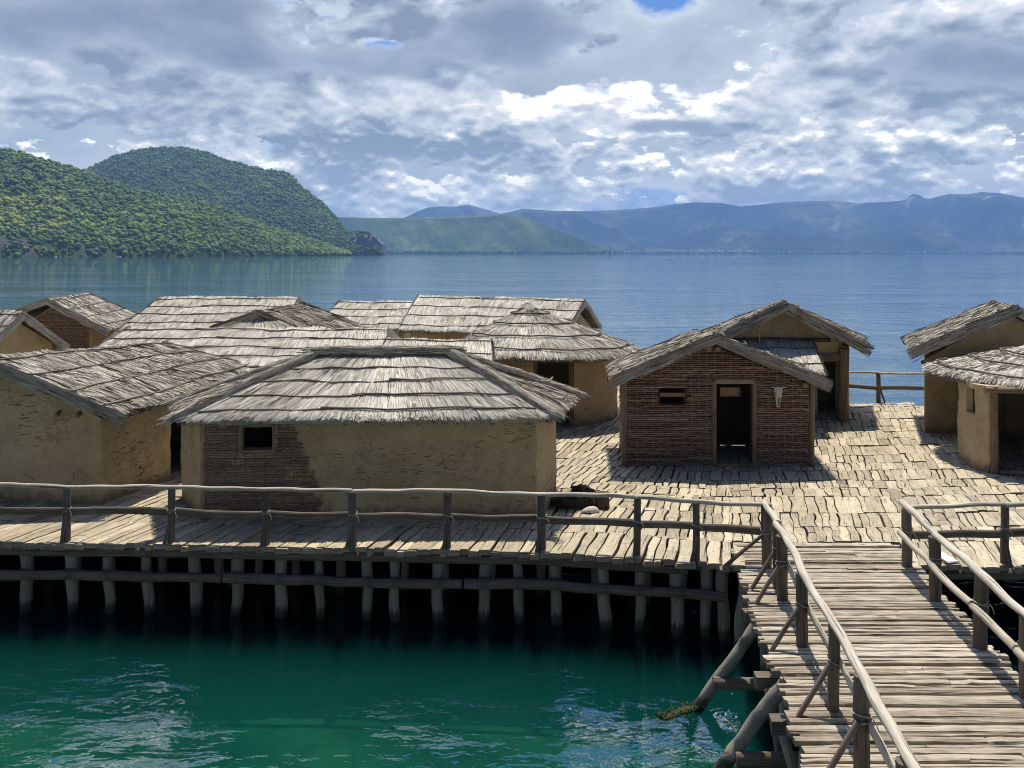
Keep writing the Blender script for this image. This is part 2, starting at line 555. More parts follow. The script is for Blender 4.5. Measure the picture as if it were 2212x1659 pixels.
M['rope'] = flat_material('rope', (0.22, 0.19, 0.14), (0.46, 0.42, 0.34), 60)
M['bone'] = flat_material('bone', (0.36, 0.33, 0.27), (0.62, 0.60, 0.53), 14)
M['bone_shade'] = flat_material('bone_hollow_shade', (0.10, 0.08, 0.06), (0.22, 0.18, 0.14), 14)  # dark colour stands for the shade inside the skull's hollows
M['hide'] = flat_material('dark_hide', (0.012, 0.009, 0.007), (0.075, 0.052, 0.036), 18, 0.95, 1.0, 0.03)
M['bark'] = flat_material('pale_bark', (0.14, 0.10, 0.07), (0.66, 0.62, 0.54), 9, 0.9, 0.5, 0.02)
M['stump'] = flat_material('brown_stump', (0.03, 0.02, 0.015), (0.14, 0.09, 0.06), 14, 0.95, 1.0, 0.03)
M['algae'] = flat_material('algae_log', (0.012, 0.017, 0.005), (0.07, 0.08, 0.022), 16, 0.7, 1.0, 0.03)
M['boat'] = flat_material('boat_paint', (0.60, 0.60, 0.58), (0.82, 0.82, 0.80), 1.0, 0.4)
M['steel'] = flat_material('mast_steel', (0.30, 0.31, 0.32), (0.5, 0.5, 0.5), 1.0, 0.5)
M['town'] = flat_material('town_walls', (0.36, 0.30, 0.25), (0.88, 0.85, 0.80), 0.02, 0.8)
M['string'] = flat_material('hemp', (0.4, 0.35, 0.26), (0.6, 0.54, 0.42), 40)


def water_material(name, scatter, absorb):
    m, g = mat(name)
    geo = g.n('ShaderNodeNewGeometry')
    p = geo.outputs['Position']
    sp = g.n('ShaderNodeSeparateXYZ', i_0=p)
    y = sp.outputs[1]
    off = g.mapr(y, 22, 90, 0.0, 1.0)                       # open lake beyond the sheltered platform
    wind = g.mapr(g.noise(g.vm('MULTIPLY', p, (0.010, 0.030, 0.0)), 1.0, 4, 0.6), 0.35, 0.65, 0.15, 1.0)
    w1 = g.noise(g.vm('MULTIPLY', p, (0.8, 1.7, 0.0)), 1.0, 3, 0.5, 0.3)
    w2 = g.noise(g.vm('MULTIPLY', p, (2.6, 5.0, 0.0)), 1.0, 3, 0.55, 0.4)
    w3 = g.noise(g.vm('MULTIPLY', p, (0.13, 0.36, 0.0)), 1.0, 3, 0.55, 0.3)
    breeze = g.mapr(g.noise(g.vm('MULTIPLY', p, (0.22, 0.30, 0.0)), 1.0, 2, 0.5), 0.40, 0.62, 0.25, 1.0)
    near = g.m('MULTIPLY', breeze, g.m('ADD', g.m('MULTIPLY', w1, 0.095), g.m('MULTIPLY', w2, 0.028)))
    far = g.m('ADD', g.m('MULTIPLY', w1, 0.05), g.m('MULTIPLY', w3, 0.22))
    far = g.m('ADD', far, g.m('MULTIPLY', w2, 0.01))
    near = g.m('MULTIPLY', near, g.mapr(y, 22, 60, 1.0, 0.30))
    h = g.m('ADD', near, g.m('MULTIPLY', g.m('MULTIPLY', far, off), wind))
    bn = g.n('ShaderNodeBump', i_Strength=1.0, i_Distance=1.0, i_Height=h)
    fr = g.n('ShaderNodeFresnel', i_IOR=1.33)
    g.put(fr.inputs['Normal'], bn.outputs[0])
    gl = g.n('ShaderNodeBsdfGlossy', i_Roughness=0.02, i_Color=(0.97, 0.98, 1.0, 1))
    g.put(gl.inputs['Normal'], bn.outputs[0])
    tr = g.n('ShaderNodeBsdfTransparent', i_Color=(0.97, 0.99, 0.99, 1))
    mx = g.n('ShaderNodeMixShader', i_0=fr.outputs[0], i_1=tr, i_2=gl)
    vs = g.n('ShaderNodeVolumeScatter', i_Color=(*scatter[0], 1), i_Density=scatter[1])
    va = g.n('ShaderNodeVolumeAbsorption', i_Color=(*absorb[0], 1), i_Density=absorb[1])
    ad = g.n('ShaderNodeAddShader', i_0=vs, i_1=va)
    g.n('ShaderNodeOutputMaterial', i_Surface=mx, i_Volume=ad)
    return m


M['bay_water'] = water_material('bay_water', ((0.035, 0.50, 0.46), 0.27), ((0.0, 0.60, 0.55), 1.15))
M['lake_water'] = water_material('lake_water', ((0.12, 0.42, 0.86), 0.17), ((0.0, 0.70, 0.82), 0.50))


def bed_material():
    m, g = mat('lake_bed')
    geo = g.n('ShaderNodeNewGeometry')
    p = geo.outputs['Position']
    n = g.noise(p, 0.45, 5, 0.6)
    n2 = g.noise(p, 3.0, 4, 0.6)
    f = g.m('ADD', g.m('MULTIPLY', n, 0.75), g.m('MULTIPLY', n2, 0.25))
    col = g.ramp(f, [(0.36, (0.045, 0.055, 0.015)), (0.48, (0.11, 0.13, 0.04)), (0.62, (0.23, 0.24, 0.10))])
    finish(g, col, 0.95, n2, 0.5, 0.1)
    return m


M['bed'] = bed_material()


def hill_material(name, stops, scale, rock=None, rockscale=0.01, rockt=(0.62, 0.7)):
    m, g = mat(name)
    geo = g.n('ShaderNodeNewGeometry')
    p = geo.outputs['Position']
    n = g.noise(p, scale, 7, 0.62)
    n2 = g.noise(p, scale * 9, 5, 0.6)
    f = g.m('ADD', g.m('MULTIPLY', n, 0.7), g.m('MULTIPLY', n2, 0.3))
    col = g.ramp(f, stops)
    if rock:
        r = g.mapr(g.noise(p, rockscale, 6, 0.65, 0.4), rockt[0], rockt[1])
        col = g.mix(r, col, rock)
    finish(g, col, 1.0, n2, 0.6, 1.0 / scale * 0.02, 0.0)
    return m


M['hill'] = hill_material('hill_soil', [(0.3, (0.03, 0.045, 0.015)), (0.5, (0.055, 0.08, 0.025)), (0.7, (0.12, 0.12, 0.06))], 0.02, (0.085, 0.085, 0.08), 0.012, (0.55, 0.62))
M['cliff'] = hill_material('cliff_rock', [(0.3, (0.06, 0.06, 0.058)), (0.5, (0.14, 0.135, 0.13)), (0.7, (0.27, 0.255, 0.235))], 0.05)
M['headland'] = hill_material('headland_scrub', [(0.36, (0.03, 0.055, 0.015)), (0.5, (0.075, 0.115, 0.03)), (0.62, (0.15, 0.175, 0.06))], 0.0022)
M['mount'] = hill_material('mountain_scrub', [(0.36, (0.012, 0.018, 0.012)), (0.5, (0.045, 0.055, 0.030)), (0.62, (0.15, 0.15, 0.085))], 0.0011, (0.34, 0.31, 0.25), 0.0022, (0.60, 0.70))


def foliage_material():
    m, g = mat('foliage')
    at_t = g.n('ShaderNodeAttribute', attribute_name='tint')
    geo = g.n('ShaderNodeNewGeometry')
    n = g.noise(geo.outputs['Position'], 0.35, 4, 0.6)
    big = g.noise(geo.outputs['Position'], 0.006, 3, 0.6)
    f = g.m('ADD', at_t.outputs['Fac'], g.m('ADD', g.m('MULTIPLY', g.m('SUBTRACT', n, 0.5), 0.5), g.m('MULTIPLY', g.m('SUBTRACT', big, 0.5), 0.8)))
    col = g.ramp(f, [(0.0, (0.05, 0.085, 0.022)), (0.45, (0.115, 0.17, 0.038)), (0.8, (0.185, 0.235, 0.05)), (1.0, (0.28, 0.295, 0.065))])
    finish(g, col, 0.9, n, 0.8, 1.5, 0.1)
    return m


M['foliage'] = foliage_material()

# ------------------------------------------------------------------ setting: lake, bed, hills
WATER_Z = -1.35


def grid_mesh(mb, P, tint=0.5):
    n, k = P.shape[:2]
    i = np.arange(n - 1)[:, None] * k
    j = np.arange(k - 1)[None, :]
    q = np.stack([i + j, i + j + 1, i + k + j + 1, i + k + j], -1).reshape(-1, 4)
    mb.add(P.reshape(-1, 3), quads=q, gc=P.reshape(-1, 3), tint=tint)


def water_box(name, m, Y0, Y1):
    mb = MB()
    X0, X1, Z0, Z1 = -12000, 12000, -60, WATER_Z
    v = [(X0, Y0, Z0), (X1, Y0, Z0), (X1, Y1, Z0), (X0, Y1, Z0), (X0, Y0, Z1), (X1, Y0, Z1), (X1, Y1, Z1), (X0, Y1, Z1)]
    mb.add(v, quads=[(0, 3, 2, 1), (4, 5, 6, 7), (0, 1, 5, 4), (1, 2, 6, 5), (2, 3, 7, 6), (3, 0, 4, 7)])
    tag(mb.build(name, m), kind='structure')


# green shallows round the platform, deep blue lake beyond it; they meet under the boards
water_box('bay_water', M['bay_water'], -60, 20.2)
water_box('lake_water', M['lake_water'], 20.21, 11500)

xs = np.linspace(-90, 90, 61)
ys = np.concatenate([np.linspace(-40, 30, 120), np.linspace(34, 160, 24)])
XX, YY = np.meshgrid(xs, ys, indexing='ij')
ZZ = -2.5 + 0.22 * wob(XX * 0.35, YY * 0.35, 2) + 0.06 * wob(XX * 1.4, YY * 1.4, 5) - np.clip(YY - 21, 0, None) ** 1.1 * 0.25
ZZ = np.maximum(ZZ, -1.22 - 0.22 * np.abs(YY - 20.2) ** 1.6)       # unseen bank added under the platform to block the green glow behind
mb = MB()
grid_mesh(mb, np.stack([XX, YY, ZZ], -1))
tag(mb.build('lake_bed', M['bed'], smooth=True), kind='structure')


def vnoise(x, y, seed=0):
    """lattice value noise, 0..1"""
    xi, yi = np.floor(x).astype(np.int64), np.floor(y).astype(np.int64)
    fx, fy = x - xi, y - yi
    fx, fy = fx * fx * (3 - 2 * fx), fy * fy * (3 - 2 * fy)

    def h(a, b):
        k = (a * 374761393 + b * 668265263 + seed * 974634731) & 0xffffffff
        k = ((k ^ (k >> 13)) * 1274126177) & 0xffffffff
        return ((k ^ (k >> 16)) & 0xffff) / 65535.0
    return (h(xi, yi) * (1 - fx) + h(xi + 1, yi) * fx) * (1 - fy) + (h(xi, yi + 1) * (1 - fx) + h(xi + 1, yi + 1) * fx) * fy


def ridged(x, y, seed=0, octv=5):
    o, a, n = 0, 1.0, 0
    for k in range(octv):
        r = 1 - np.abs(2 * vnoise(x * 2 ** k, y * 2 ** k, seed + k) - 1)
        o = o + a * r * r
        n += a
        a *= 0.5
    return o / n


def ridge_terrain(name, sky, shore_d, ridge_d, material, n_s=160, n_t=26, rough=0.06, power=0.75, seed=1, base_z=-6, back=0.6, kind='structure', spurs=None):
    """a range of hills: sky = list of (bearing, height sighting) of its crest, with the distances of its shore and crest"""
    sky = np.array(sky, float)
    px = np.linspace(sky[0, 0], sky[-1, 0], n_s)
    py = np.interp(px, sky[:, 0], sky[:, 1])
    sh = np.interp(px, *np.array(shore_d, float).T)
    rd = np.interp(px, *np.array(ridge_d, float).T)
    hz = CAM_H - (py - HORIZON) / FPX * rd
    T = np.concatenate([np.linspace(0, 1, n_t), 1 + np.linspace(0.08, back, 8)])
    PX, TT = np.meshgrid(px, T, indexing='ij')
    D = sh[:, None] + (rd - sh)[:, None] * TT
    prof = np.where(TT <= 1, np.clip(TT, 0, 1) ** power, np.clip(1 - (TT - 1) / back, 0, 1) ** 0.7)
    hh = hz[:, None] - WATER_Z
    X = (PX - 1106) / FPX * D
    sc = 9.0 / max(ridge_d[0][1] * 0.25, 1)
    bump = rough * hh * (wob(X * sc, D * sc, seed) + 0.5 * wob(X * sc * 2.7, D * sc * 2.7, seed + 4)) * np.sin(np.clip(TT, 0, 1) * math.pi) ** 0.8
    if spurs:
        wl = spurs[1]
        bump = bump + spurs[0] * hh * (ridged(X / wl + 0.35 * D / wl, D / (wl * 2.2), seed) - 0.55) * np.sin(np.clip(TT, 0, 1) * math.pi) ** 0.7
    Z = WATER_Z + hh * prof + bump
    if spurs:        # spurs stay below the line of the crest
        cap = CAM_H + (hz[:, None] - CAM_H) / rd[:, None] * D * (0.90 + 0.09 * np.clip(TT, 0, 1))
        Z = np.where(TT < 0.995, np.minimum(Z, cap), Z)
    Z = np.where(TT <= 0, base_z, Z)
    Z[:, -1] = base_z
    P = np.stack([X, D, Z], -1)
    mb = MB()
    grid_mesh(mb, P[:, ::-1])
    tag(mb.build(name, material, smooth=True), kind=kind)
    return P, T


H1 = [(-700, 235), (-400, 262), (-200, 290), (0, 322), (50, 330), (100, 345), (150, 360), (190, 375), (230, 390), (280, 407), (330, 420), (400, 428), (460, 443), (520, 468), (580, 492), (640, 508), (700, 527), (740, 543), (757, 549)]
P1, T1 = ridge_terrain('wooded_hill', H1, [(-700, 1000), (0, 1180), (400, 1350), (757, 1850)], [(-700, 1600), (0, 1700), (400, 1650), (757, 1880)], M['hill'], seed=1, rough=0.05, power=0.72)
H2 = [(-200, 420), (100, 395), (150, 384), (190, 364), (240, 340), (290, 324), (330, 319), (400, 318), (440, 327), (480, 342), (540, 359), (580, 368), (610, 370), (625, 374), (650, 402), (690, 432), (720, 462), (738, 488), (752, 500), (790, 501), (812, 510), (820, 530), (827, 548)]
P2, T2 = ridge_terrain('far_wooded_hill', H2, [(-200, 2300), (600, 2300), (827, 2450)], [(-200, 3000), (400, 2950), (600, 2800), (740, 2560), (827, 2480)], M['hill'], seed=3, rough=0.04, power=0.62)
HB = [(560, 475), (700, 470), (740, 469), (800, 471), (880, 471), (940, 469), (1000, 467), (1060, 465), (1085, 463), (1110, 465), (1150, 476), (1190, 491), (1230, 506), (1270, 523), (1300, 536), (1330, 545)]
ridge_terrain('green_headland', HB, [(560, 4700), (1330, 5600)], [(560, 5600), (1330, 5700)], M['headland'], n_s=260, n_t=40, seed=5, rough=0.05, power=0.8, spurs=(0.9, 800))
HC = [(1040, 470), (1085, 461), (1130, 451), (1200, 456), (1280, 456), (1340, 453), (1400, 449), (1460, 441), (1500, 437), (1560, 439), (1600, 446), (1640, 442), (1700, 436), (1800, 433), (1850, 438), (1900, 437), (1940, 434), (1960, 431), (1966, 422), (1974, 419), (1988, 422), (1994, 428), (2010, 429), (2050, 419), (2085, 420), (2120, 415), (2160, 417), (2212, 427), (2300, 421), (2500, 430), (2900, 445), (3400, 470)]
ridge_terrain('blue_mountains', HC, [(1040, 7600), (3400, 7600)], [(1040, 9800), (3400, 9800)], M['mount'], n_s=700, n_t=64, seed=8, rough=0.06, power=1.05, spurs=(1.7, 1500))
HD = [(820, 500), (850, 480), (880, 467), (905, 455), (925, 448), (950, 446), (985, 446), (1010, 442), (1030, 447), (1050, 452), (1070, 459), (1090, 463), (1180, 475), (1300, 500)]
ridge_terrain('blue_peak', HD, [(820, 9900), (1300, 9900)], [(820, 11000), (1300, 11000)], M['mount'], n_s=200, n_t=40, seed=11, rough=0.05, power=0.9, spurs=(1.0, 900))


def ico(level=1):
    import bmesh
    bm = bmesh.new()
    bmesh.ops.create_icosphere(bm, subdivisions=level, radius=1)
    vv = np.array([w.co[:] for w in bm.verts])
    ff = np.array([[w.index for w in f.verts] for f in bm.faces])
    bm.free()
    return vv, ff


def crowns(mb, centres, radii, tints, level=2, squash=0.85):
    vv, ff = ico(level)
    n = len(centres)
    allv = np.empty((n, len(vv), 3))
    for k in range(n):
        ph = RNG.uniform(0, 50)
        r = 1 + 0.30 * wob(vv[:, 0] * 1.6 + vv[:, 2], vv[:, 1] * 1.6 - vv[:, 2] * 0.7, ph) + RNG.uniform(-0.22, 0.22, len(vv))
        a = RNG.uniform(0, 6.28)
        w = vv * r[:, None]
        x = w[:, 0] * math.cos(a) - w[:, 1] * math.sin(a)
        y = w[:, 0] * math.sin(a) + w[:, 1] * math.cos(a)
        allv[k] = np.stack([x, y, w[:, 2] * squash * RNG.uniform(0.85, 1.3)], 1) * radii[k] + centres[k]
    F = (ff[None] + (np.arange(n) * len(vv))[:, None, None]).reshape(-1, 3)
    tt = np.repeat(tints, len(ff)) + RNG.uniform(-0.12, 0.12, n * len(ff))
    mb.add(allv.reshape(-1, 3), tris=F, tint=tt)


def forest(name, P, T, n, r0, r1, skip, level=2, up=0.3, tint_fn=None, tmax=1.06):
    ns, nt = P.shape[:2]
    ok = [k for k in range(nt - 1) if T[k] < tmax]
    C, RR, TI = [], [], []
    while len(C) < n:
        fs = RNG.uniform(0, ns - 1.001)
        ft = RNG.uniform(0, ok[-1] + 0.99)
        i, j = int(fs), int(ft)
        a, b = fs - i, ft - j
        p = (P[i, j] * (1 - a) * (1 - b) + P[i + 1, j] * a * (1 - b) + P[i, j + 1] * (1 - a) * b + P[i + 1, j + 1] * a * b)
        px = 1106 + p[0] / p[1] * FPX
        py = HORIZON + (CAM_H - p[2]) / p[1] * FPX
        if px < -260 or p[2] < WATER_Z + 1.0:
            continue
        if any((px - cx) ** 2 / rx ** 2 + (py - cy) ** 2 / ry ** 2 < RNG.uniform(0.5, 1.1) for cx, cy, rx, ry in skip):
            continue
        r = r0 + (r1 - r0) * RNG.uniform(0, 1) ** 2.2
        C.append(p + np.array([0, 0, r * up]))
        RR.append(r)
        TI.append(tint_fn(px, py))
    mb = MB()
    crowns(mb, np.array(C), RR, np.array(TI), level)
    tag(mb.build(name, M['foliage'], smooth=True), kind='stuff')


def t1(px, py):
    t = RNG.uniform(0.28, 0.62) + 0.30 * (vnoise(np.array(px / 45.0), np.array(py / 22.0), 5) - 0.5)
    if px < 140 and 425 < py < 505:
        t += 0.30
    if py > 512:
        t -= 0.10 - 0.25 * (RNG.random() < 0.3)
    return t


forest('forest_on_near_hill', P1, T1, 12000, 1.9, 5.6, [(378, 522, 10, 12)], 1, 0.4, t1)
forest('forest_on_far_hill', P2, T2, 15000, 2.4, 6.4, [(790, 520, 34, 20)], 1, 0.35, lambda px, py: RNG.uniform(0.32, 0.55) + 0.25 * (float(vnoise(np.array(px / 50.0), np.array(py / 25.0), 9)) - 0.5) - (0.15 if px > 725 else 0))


def cliff(name, label, px0, px1, ptop, pbot, depth):
    """a rock face: rough vertical bluff of real thickness"""
    n, k = 26, 12
    U, V = np.meshgrid(np.linspace(0, 1, n), np.linspace(0, 1, k), indexing='ij')
    X = (px0 + (px1 - px0) * U - 1106) / FPX * depth
    ht = CAM_H - (ptop - HORIZON) / FPX * depth + 6
    hb = WATER_Z - 4
    env = np.clip(np.sin(U * math.pi) ** 0.3, 0, 1)
    s = (px1 - px0) / FPX * depth
    Z = hb + (ht - hb) * V * env * (0.9 + 0.12 * wob(U * 6, V, 2))
    Yb = depth + V * s * 0.14 + s * 0.05 * wob(U * 9, V * 4, 5) + s * 0.25 * (1 - env)
    f = np.stack([X, Yb, Z], -1)
    bk = f.copy()
    bk[..., 1] += s * 0.55
    mb = MB()
    grid_mesh(mb, f)
    grid_mesh(mb, bk[::-1])
    grid_mesh(mb, np.stack([f[:, -1], bk[:, -1]], 1))
    o = mb.build(name, M['cliff'], loc=(X.mean(), depth, WATER_Z))
    tag(o, kind='structure')


cliff('cliff', None, 738, 825, 506, 548, 2440)

# far shore: belt of trees and the town
mb = MB()
C, RR, TI = [], [], []
for k in range(900):
    px = RNG.uniform(828, 2500)
    d = 4850 + (px - 828) / 500 * 700 if px < 1330 else 7500
    r = RNG.uniform(7, 15) * (1.0 if px < 1330 else 1.15)
    if px > 1000 and RNG.random() < 0.25:
        continue
    C.append(((px - 1106) / FPX * d + RNG.uniform(-20, 20), d + RNG.uniform(-30, 20), RNG.uniform(0, 8)))
    RR.append(r)
    TI.append(RNG.uniform(0.05, 0.35))
crowns(mb, np.array(C), RR, np.array(TI), 1, 1.3)
tag(mb.build('shore_treeline', M['foliage']), kind='stuff')
mb = MB()
for k in range(420):
    px = RNG.choice([RNG.normal(1480, 70), RNG.normal(1760, 110), RNG.normal(1990, 160), RNG.uniform(1300, 2450)])
    if px < 1290:
        continue
    up = abs(RNG.normal(0, 1)) * (0.5 if px < 1600 else 1.0)
    d = 7560 + up * 180
    s = RNG.uniform(6, 17)
    t = np.clip(RNG.normal(0.6, 0.3), 0, 1)
    box(mb, ((px - 1106) / FPX * d, d, WATER_Z + 3 + up * 20 + RNG.uniform(2, 10)), (s, s, RNG.uniform(5, 12)), RNG.uniform(0, 1.5), tint=t)
tag(mb.build('distant_town', M['town']), kind='stuff')

# radio masts on the hill top
for px, lab in ((380, 'thin steel radio mast on the summit, the one further from the cliff'), (398, 'thin steel radio mast on the very crown of the far hill')):
    b = at(px, 319, 2940)
    r = thing('radio_mast', lab, 'mast', tuple(b), 'radio masts on the hill')
    m_ = MB()
    tube(m_, [b + (0, 0, -6), b + (0, 0, 31)], 0.75, sides=4, step=6, lump=0, taper=0.5)
    m_.build('pole', M['steel'], r)
    for dz, hw in ((22, 1.6), (27, 1.4)):
        m_ = MB()
        tube(m_, [b + (-hw, 0, dz), b + (hw, 0, dz)], 0.65, sides=4, step=3, lump=0)
        m_.build('antenna', M['steel'], r)

# boats under the wooded shore
for px, py, ln, lab in ((257, 555.5, 8, 'long white boat moored under the wooded shore beside the grey rock'),
                        (304, 555, 5, 'short white motor boat moored under the green wooded shore'),
                        (336, 555, 6.5, 'white boat moored by the shore trees nearest the big grey bluff'),
                        (120, 556, 5, 'small white boat moored alone under the darkest shore trees')):
    p = ground(px, py, WATER_Z)
    r = thing('moored_boat', lab, 'boat', tuple(p), 'boats along the wooded shore')
    U, V = np.meshgrid(np.linspace(-1, 1, 13), np.linspace(0, math.pi, 7), indexing='ij')
    wdt = (1 - np.abs(U) ** 3) * 1.0 + 0.05
    hull = np.stack([p[0] + U * ln / 2, p[1] - np.cos(V) * wdt, p[2] + 0.8 + 0.3 * U ** 2 - np.sin(V) * 1.1], -1)
    m_ = MB()
    grid_mesh(m_, hull, 0.9)
    grid_mesh(m_, np.stack([hull[:, 0], hull[:, -1]], 1) - (0, 0, 0.15), 0.6)
    m_.build('hull', M['boat'], r)
    m_ = MB()
    box(m_, p + (ln * 0.08, 0, 1.2), (ln * 0.18, 0.7, 0.5), 0, 0.5, 0.08)
    m_.build('cabin', M['boat'], r)

# ------------------------------------------------------------------ haze
m, g = mat('haze_air')
pv = g.n('ShaderNodeVolumePrincipled')
pv.inputs['Color'].default_value = (0.27, 0.51, 1.0, 1)
pv.inputs['Density'].default_value = 0.000095
pv.inputs['Anisotropy'].default_value = 0.0
g.n('ShaderNodeOutputMaterial', i_Volume=pv)
mb = MB()
X0, X1, Y0, Y1, Z0, Z1 = -13500, 13500, -120, 12400, -63, 800
v = [(X0, Y0, Z0), (X1, Y0, Z0), (X1, Y1, Z0), (X0, Y1, Z0), (X0, Y0, Z1), (X1, Y0, Z1), (X1, Y1, Z1), (X0, Y1, Z1)]
mb.add(v, quads=[(0, 3, 2, 1), (4, 5, 6, 7), (0, 1, 5, 4), (1, 2, 6, 5), (2, 3, 7, 6), (3, 0, 4, 7)])
tag(mb.build('haze', m), kind='stuff')

# ------------------------------------------------------------------ platform deck
EDGE = np.array([(-16, 14.8), (-9.25, 14.53), (-6.2, 14.42), (-4.1, 14.3), (-1.1, 14.15), (0.55, 14.05), (2.2, 13.8), (3.1, 13.6), (3.9, 13.4), (6.8, 13.4), (9, 13.45), (13, 13.8), (20, 14.6), (26, 15.5)])
BACK = np.array([(-28, 41), (-2, 41), (3.4, 37.2), (4.7, 35.3), (4.95, 32.6), (6.2, 31.0), (9.5, 29.0), (12.5, 28.2), (20, 27.4), (30, 27)])


def yfront(x):
    return np.interp(x, EDGE[:, 0], EDGE[:, 1])


def yback(x):
    return np.interp(x, BACK[:, 0], BACK[:, 1])


def skew(x, y):
    s = np.interp(x, [-9, -4, 0, 1.2, 2.3, 3.6, 5, 8, 12], [0.36, 0.34, 0.22, 0.28, 0.36, 0.28, 0.25, 0.31, 0.38])
    s += 0.14 * math.exp(-((x - 2.2) / 1.2) ** 2 - ((y - 20.0) / 2.0) ** 2)
    return float(s) + 0.05 * float(wob(np.array(x * 0.4), np.array(y * 0.5), 3.3))


def board(mb, L, Rr, z, th, seg, tint, crown=0.004, seed=0.0, edge=0.008):
    """a split board between side polylines L and Rr (n x 2), top at z"""
    n = len(L)
    f = np.array([0.0, 0.0, 0.07, 0.5, 0.93, 1.0, 1.0])
    dz = np.array([-th, -edge, 0.0, crown, 0.0, -edge, -th])
    k = len(f)
    P = np.empty((n, k, 3))
    P[:, :, :2] = L[:, None, :] * (1 - f)[None, :, None] + Rr[:, None, :] * f[None, :, None]
    end = np.zeros(n)
    end[0] = end[-1] = -0.3 * edge
    P[:, :, 2] = z + dz[None, :] + end[:, None]
    P[:, 1:-1, 2] += 0.004 * RNG.uniform(-1, 1, (n, k - 2))
    gc = np.empty((n, k, 3))
    gc[:, :, 0] = np.linspace(0, np.linalg.norm(L[-1] - L[0]), n)[:, None]
    gc[:, :, 1] = np.linalg.norm(Rr - L, axis=1)[:, None] * f[None]
    gc[:, :, 2] = seed
    i = np.arange(n - 1)[:, None] * k
    j = np.arange(k - 1)[None, :]
    q = np.stack([i + j, i + j + 1, i + k + j + 1, i + k + j], -1).reshape(-1, 4)
    mb.add(P.reshape(-1, 3), quads=q, gc=gc.reshape(-1, 3), tint=tint)
    # both end faces, shade away from the sun put into their tint
    for e in (0, n - 1):
        a = P[e]
        vv = np.stack([a[0], a[1], a[3], a[5], a[6]])
        gg = np.stack([gc[e, 0], gc[e, 1], gc[e, 3], gc[e, 5], gc[e, 6]])
        gg = np.stack([gg[:, 1] * 0.2, gg[:, 0] * 0 + vv[:, 2], gg[:, 2]], 1)
        tr = [(0, 1, 2), (0, 2, 4), (2, 3, 4)] if e else [(1, 0, 2), (2, 0, 4), (3, 2, 4)]
        mb.add(vv, tris=tr, gc=gg, tint=tint * 0.3)


BR_L, BR_R, BR_Y = 4.0, 6.78, 14.45      # where the bridge slats run in over the platform

mb = MB()
off = -0.06
row = 0
while off < 27:
    depth = random.uniform(0.55, 1.15) if row else 1.15
    ymid = 14 + off
    x = max(-0.70 * ymid - 1.5, -24)
    xmax = min(0.70 * ymid + 1.5, 20)
    rs = random.random() * 40
    nseg = 6 if ymid < 20 else 4
    t = np.linspace(0, 1, nseg)
    gap_prev = None
    while x < xmax:
        w = random.uniform(0.13, 0.25) if random.random() < 0.85 else random.uniform(0.25, 0.34)
        xc = x + w / 2
        y0 = float(yfront(xc)) + off + 0.035 * math.sin(xc * 3.1 + rs)
        y1 = y0 + depth + 0.03 * math.sin(xc * 2.3 + rs * 2)
        if row == 0:
            y0 += random.uniform(-0.07, 0.05)
        s = skew(xc, (y0 + y1) / 2)
        if BR_L < xc < BR_R:
            if y1 < BR_Y + 0.15:
                x += w
                gap_prev = None
                continue
            y0 = max(y0, BR_Y)
        if y1 > float(yback(xc)):
            x += w
            gap_prev = None
            continue
        seed = random.random() * 90
        amp = 0.020
        gw = random.uniform(0.004, 0.034) if random.random() < 0.8 else random.uniform(0.03, 0.06)
        lx = x + s * (t - 0.5) * depth
        rx = x + w + s * (t - 0.5) * depth
        cl = gap_prev if gap_prev is not None else amp * wob(t * 3, t, seed)
        cr = amp * 1.3 * wob(t * 2.6, t, seed + 7)
        L = np.stack([lx + cl + gw * (0.35 + 0.65 * (0.5 + 0.5 * wob(t * 2, t, seed + 2))), y0 + (y1 - y0 - 0.008) * t], 1)
        Q = np.stack([rx + cr - 0.004, y0 + (y1 - y0 - 0.008) * t], 1)
        gap_prev = cr
        z = random.uniform(-0.014, 0.010)
        tint = min(1.0, max(0.05, random.gauss(0.52, 0.17)))
        if random.random() < 0.10:
            tint = random.uniform(0.85, 1.0)
        if random.random() < 0.25 and w > 0.17:      # a board pieced from two lengths
            c = random.randint(2, nseg - 2) if nseg > 4 else 2
            board(mb, L[:c + 1] - (0, 0.008), Q[:c + 1] - (0, 0.008), z, 0.09, nseg, tint, seed=seed)
            board(mb, L[c:] + (0, 0.008), Q[c:] + (0, 0.008), z + random.uniform(-0.012, 0.012), 0.09, nseg, min(1, tint + random.uniform(-0.2, 0.2)), seed=seed + 4)
        else:
            board(mb, L, Q, z, 0.09, nseg, tint, seed=seed)
        x += w
    off += depth
    row += 1
deck = tag(mb.build('deck', M['deck']), kind='structure')

# unseen sheet added under the boards blocks light through gaps; joists, edge logs below
mb = MB()
xs_ = np.arange(-23, 20.01, 0.5)
tt_ = np.linspace(0, 1, 90)
UN = np.array([[(xx, yfront(xx) + 0.14 + (yback(xx) - 0.2 - yfront(xx) - 0.14) * t_, -0.125 - 0.015 * math.sin(t_ * 260)) for t_ in tt_] for xx in xs_])
top_ = (UN[:, :, 0] > BR_L - 0.2) & (UN[:, :, 0] < BR_R + 0.2)
UN[:, :, 1] = np.where(top_, np.maximum(UN[:, :, 1], BR_Y + 0.05), UN[:, :, 1])
grid_mesh(mb, UN, 0.2)
tag(mb.build('deck_light_block', M['post']), kind='structure')
mb = MB()
for k in range(20):
    o_ = 0.35 + k * 1.25
    xs_ = np.arange(-20, 20.1, 2.0)
    pts = np.array([(xx, yfront(xx) + o_, -0.20) for xx in xs_ if yfront(xx) + o_ < yback(xx) - 0.2])
    if len(pts) > 1:
        tube(mb, pts, 0.09, 0.09, 6, 1.0, 0.08, 0.0, tint=0.4)
xs_ = np.arange(-15, 3.6, 0.9)
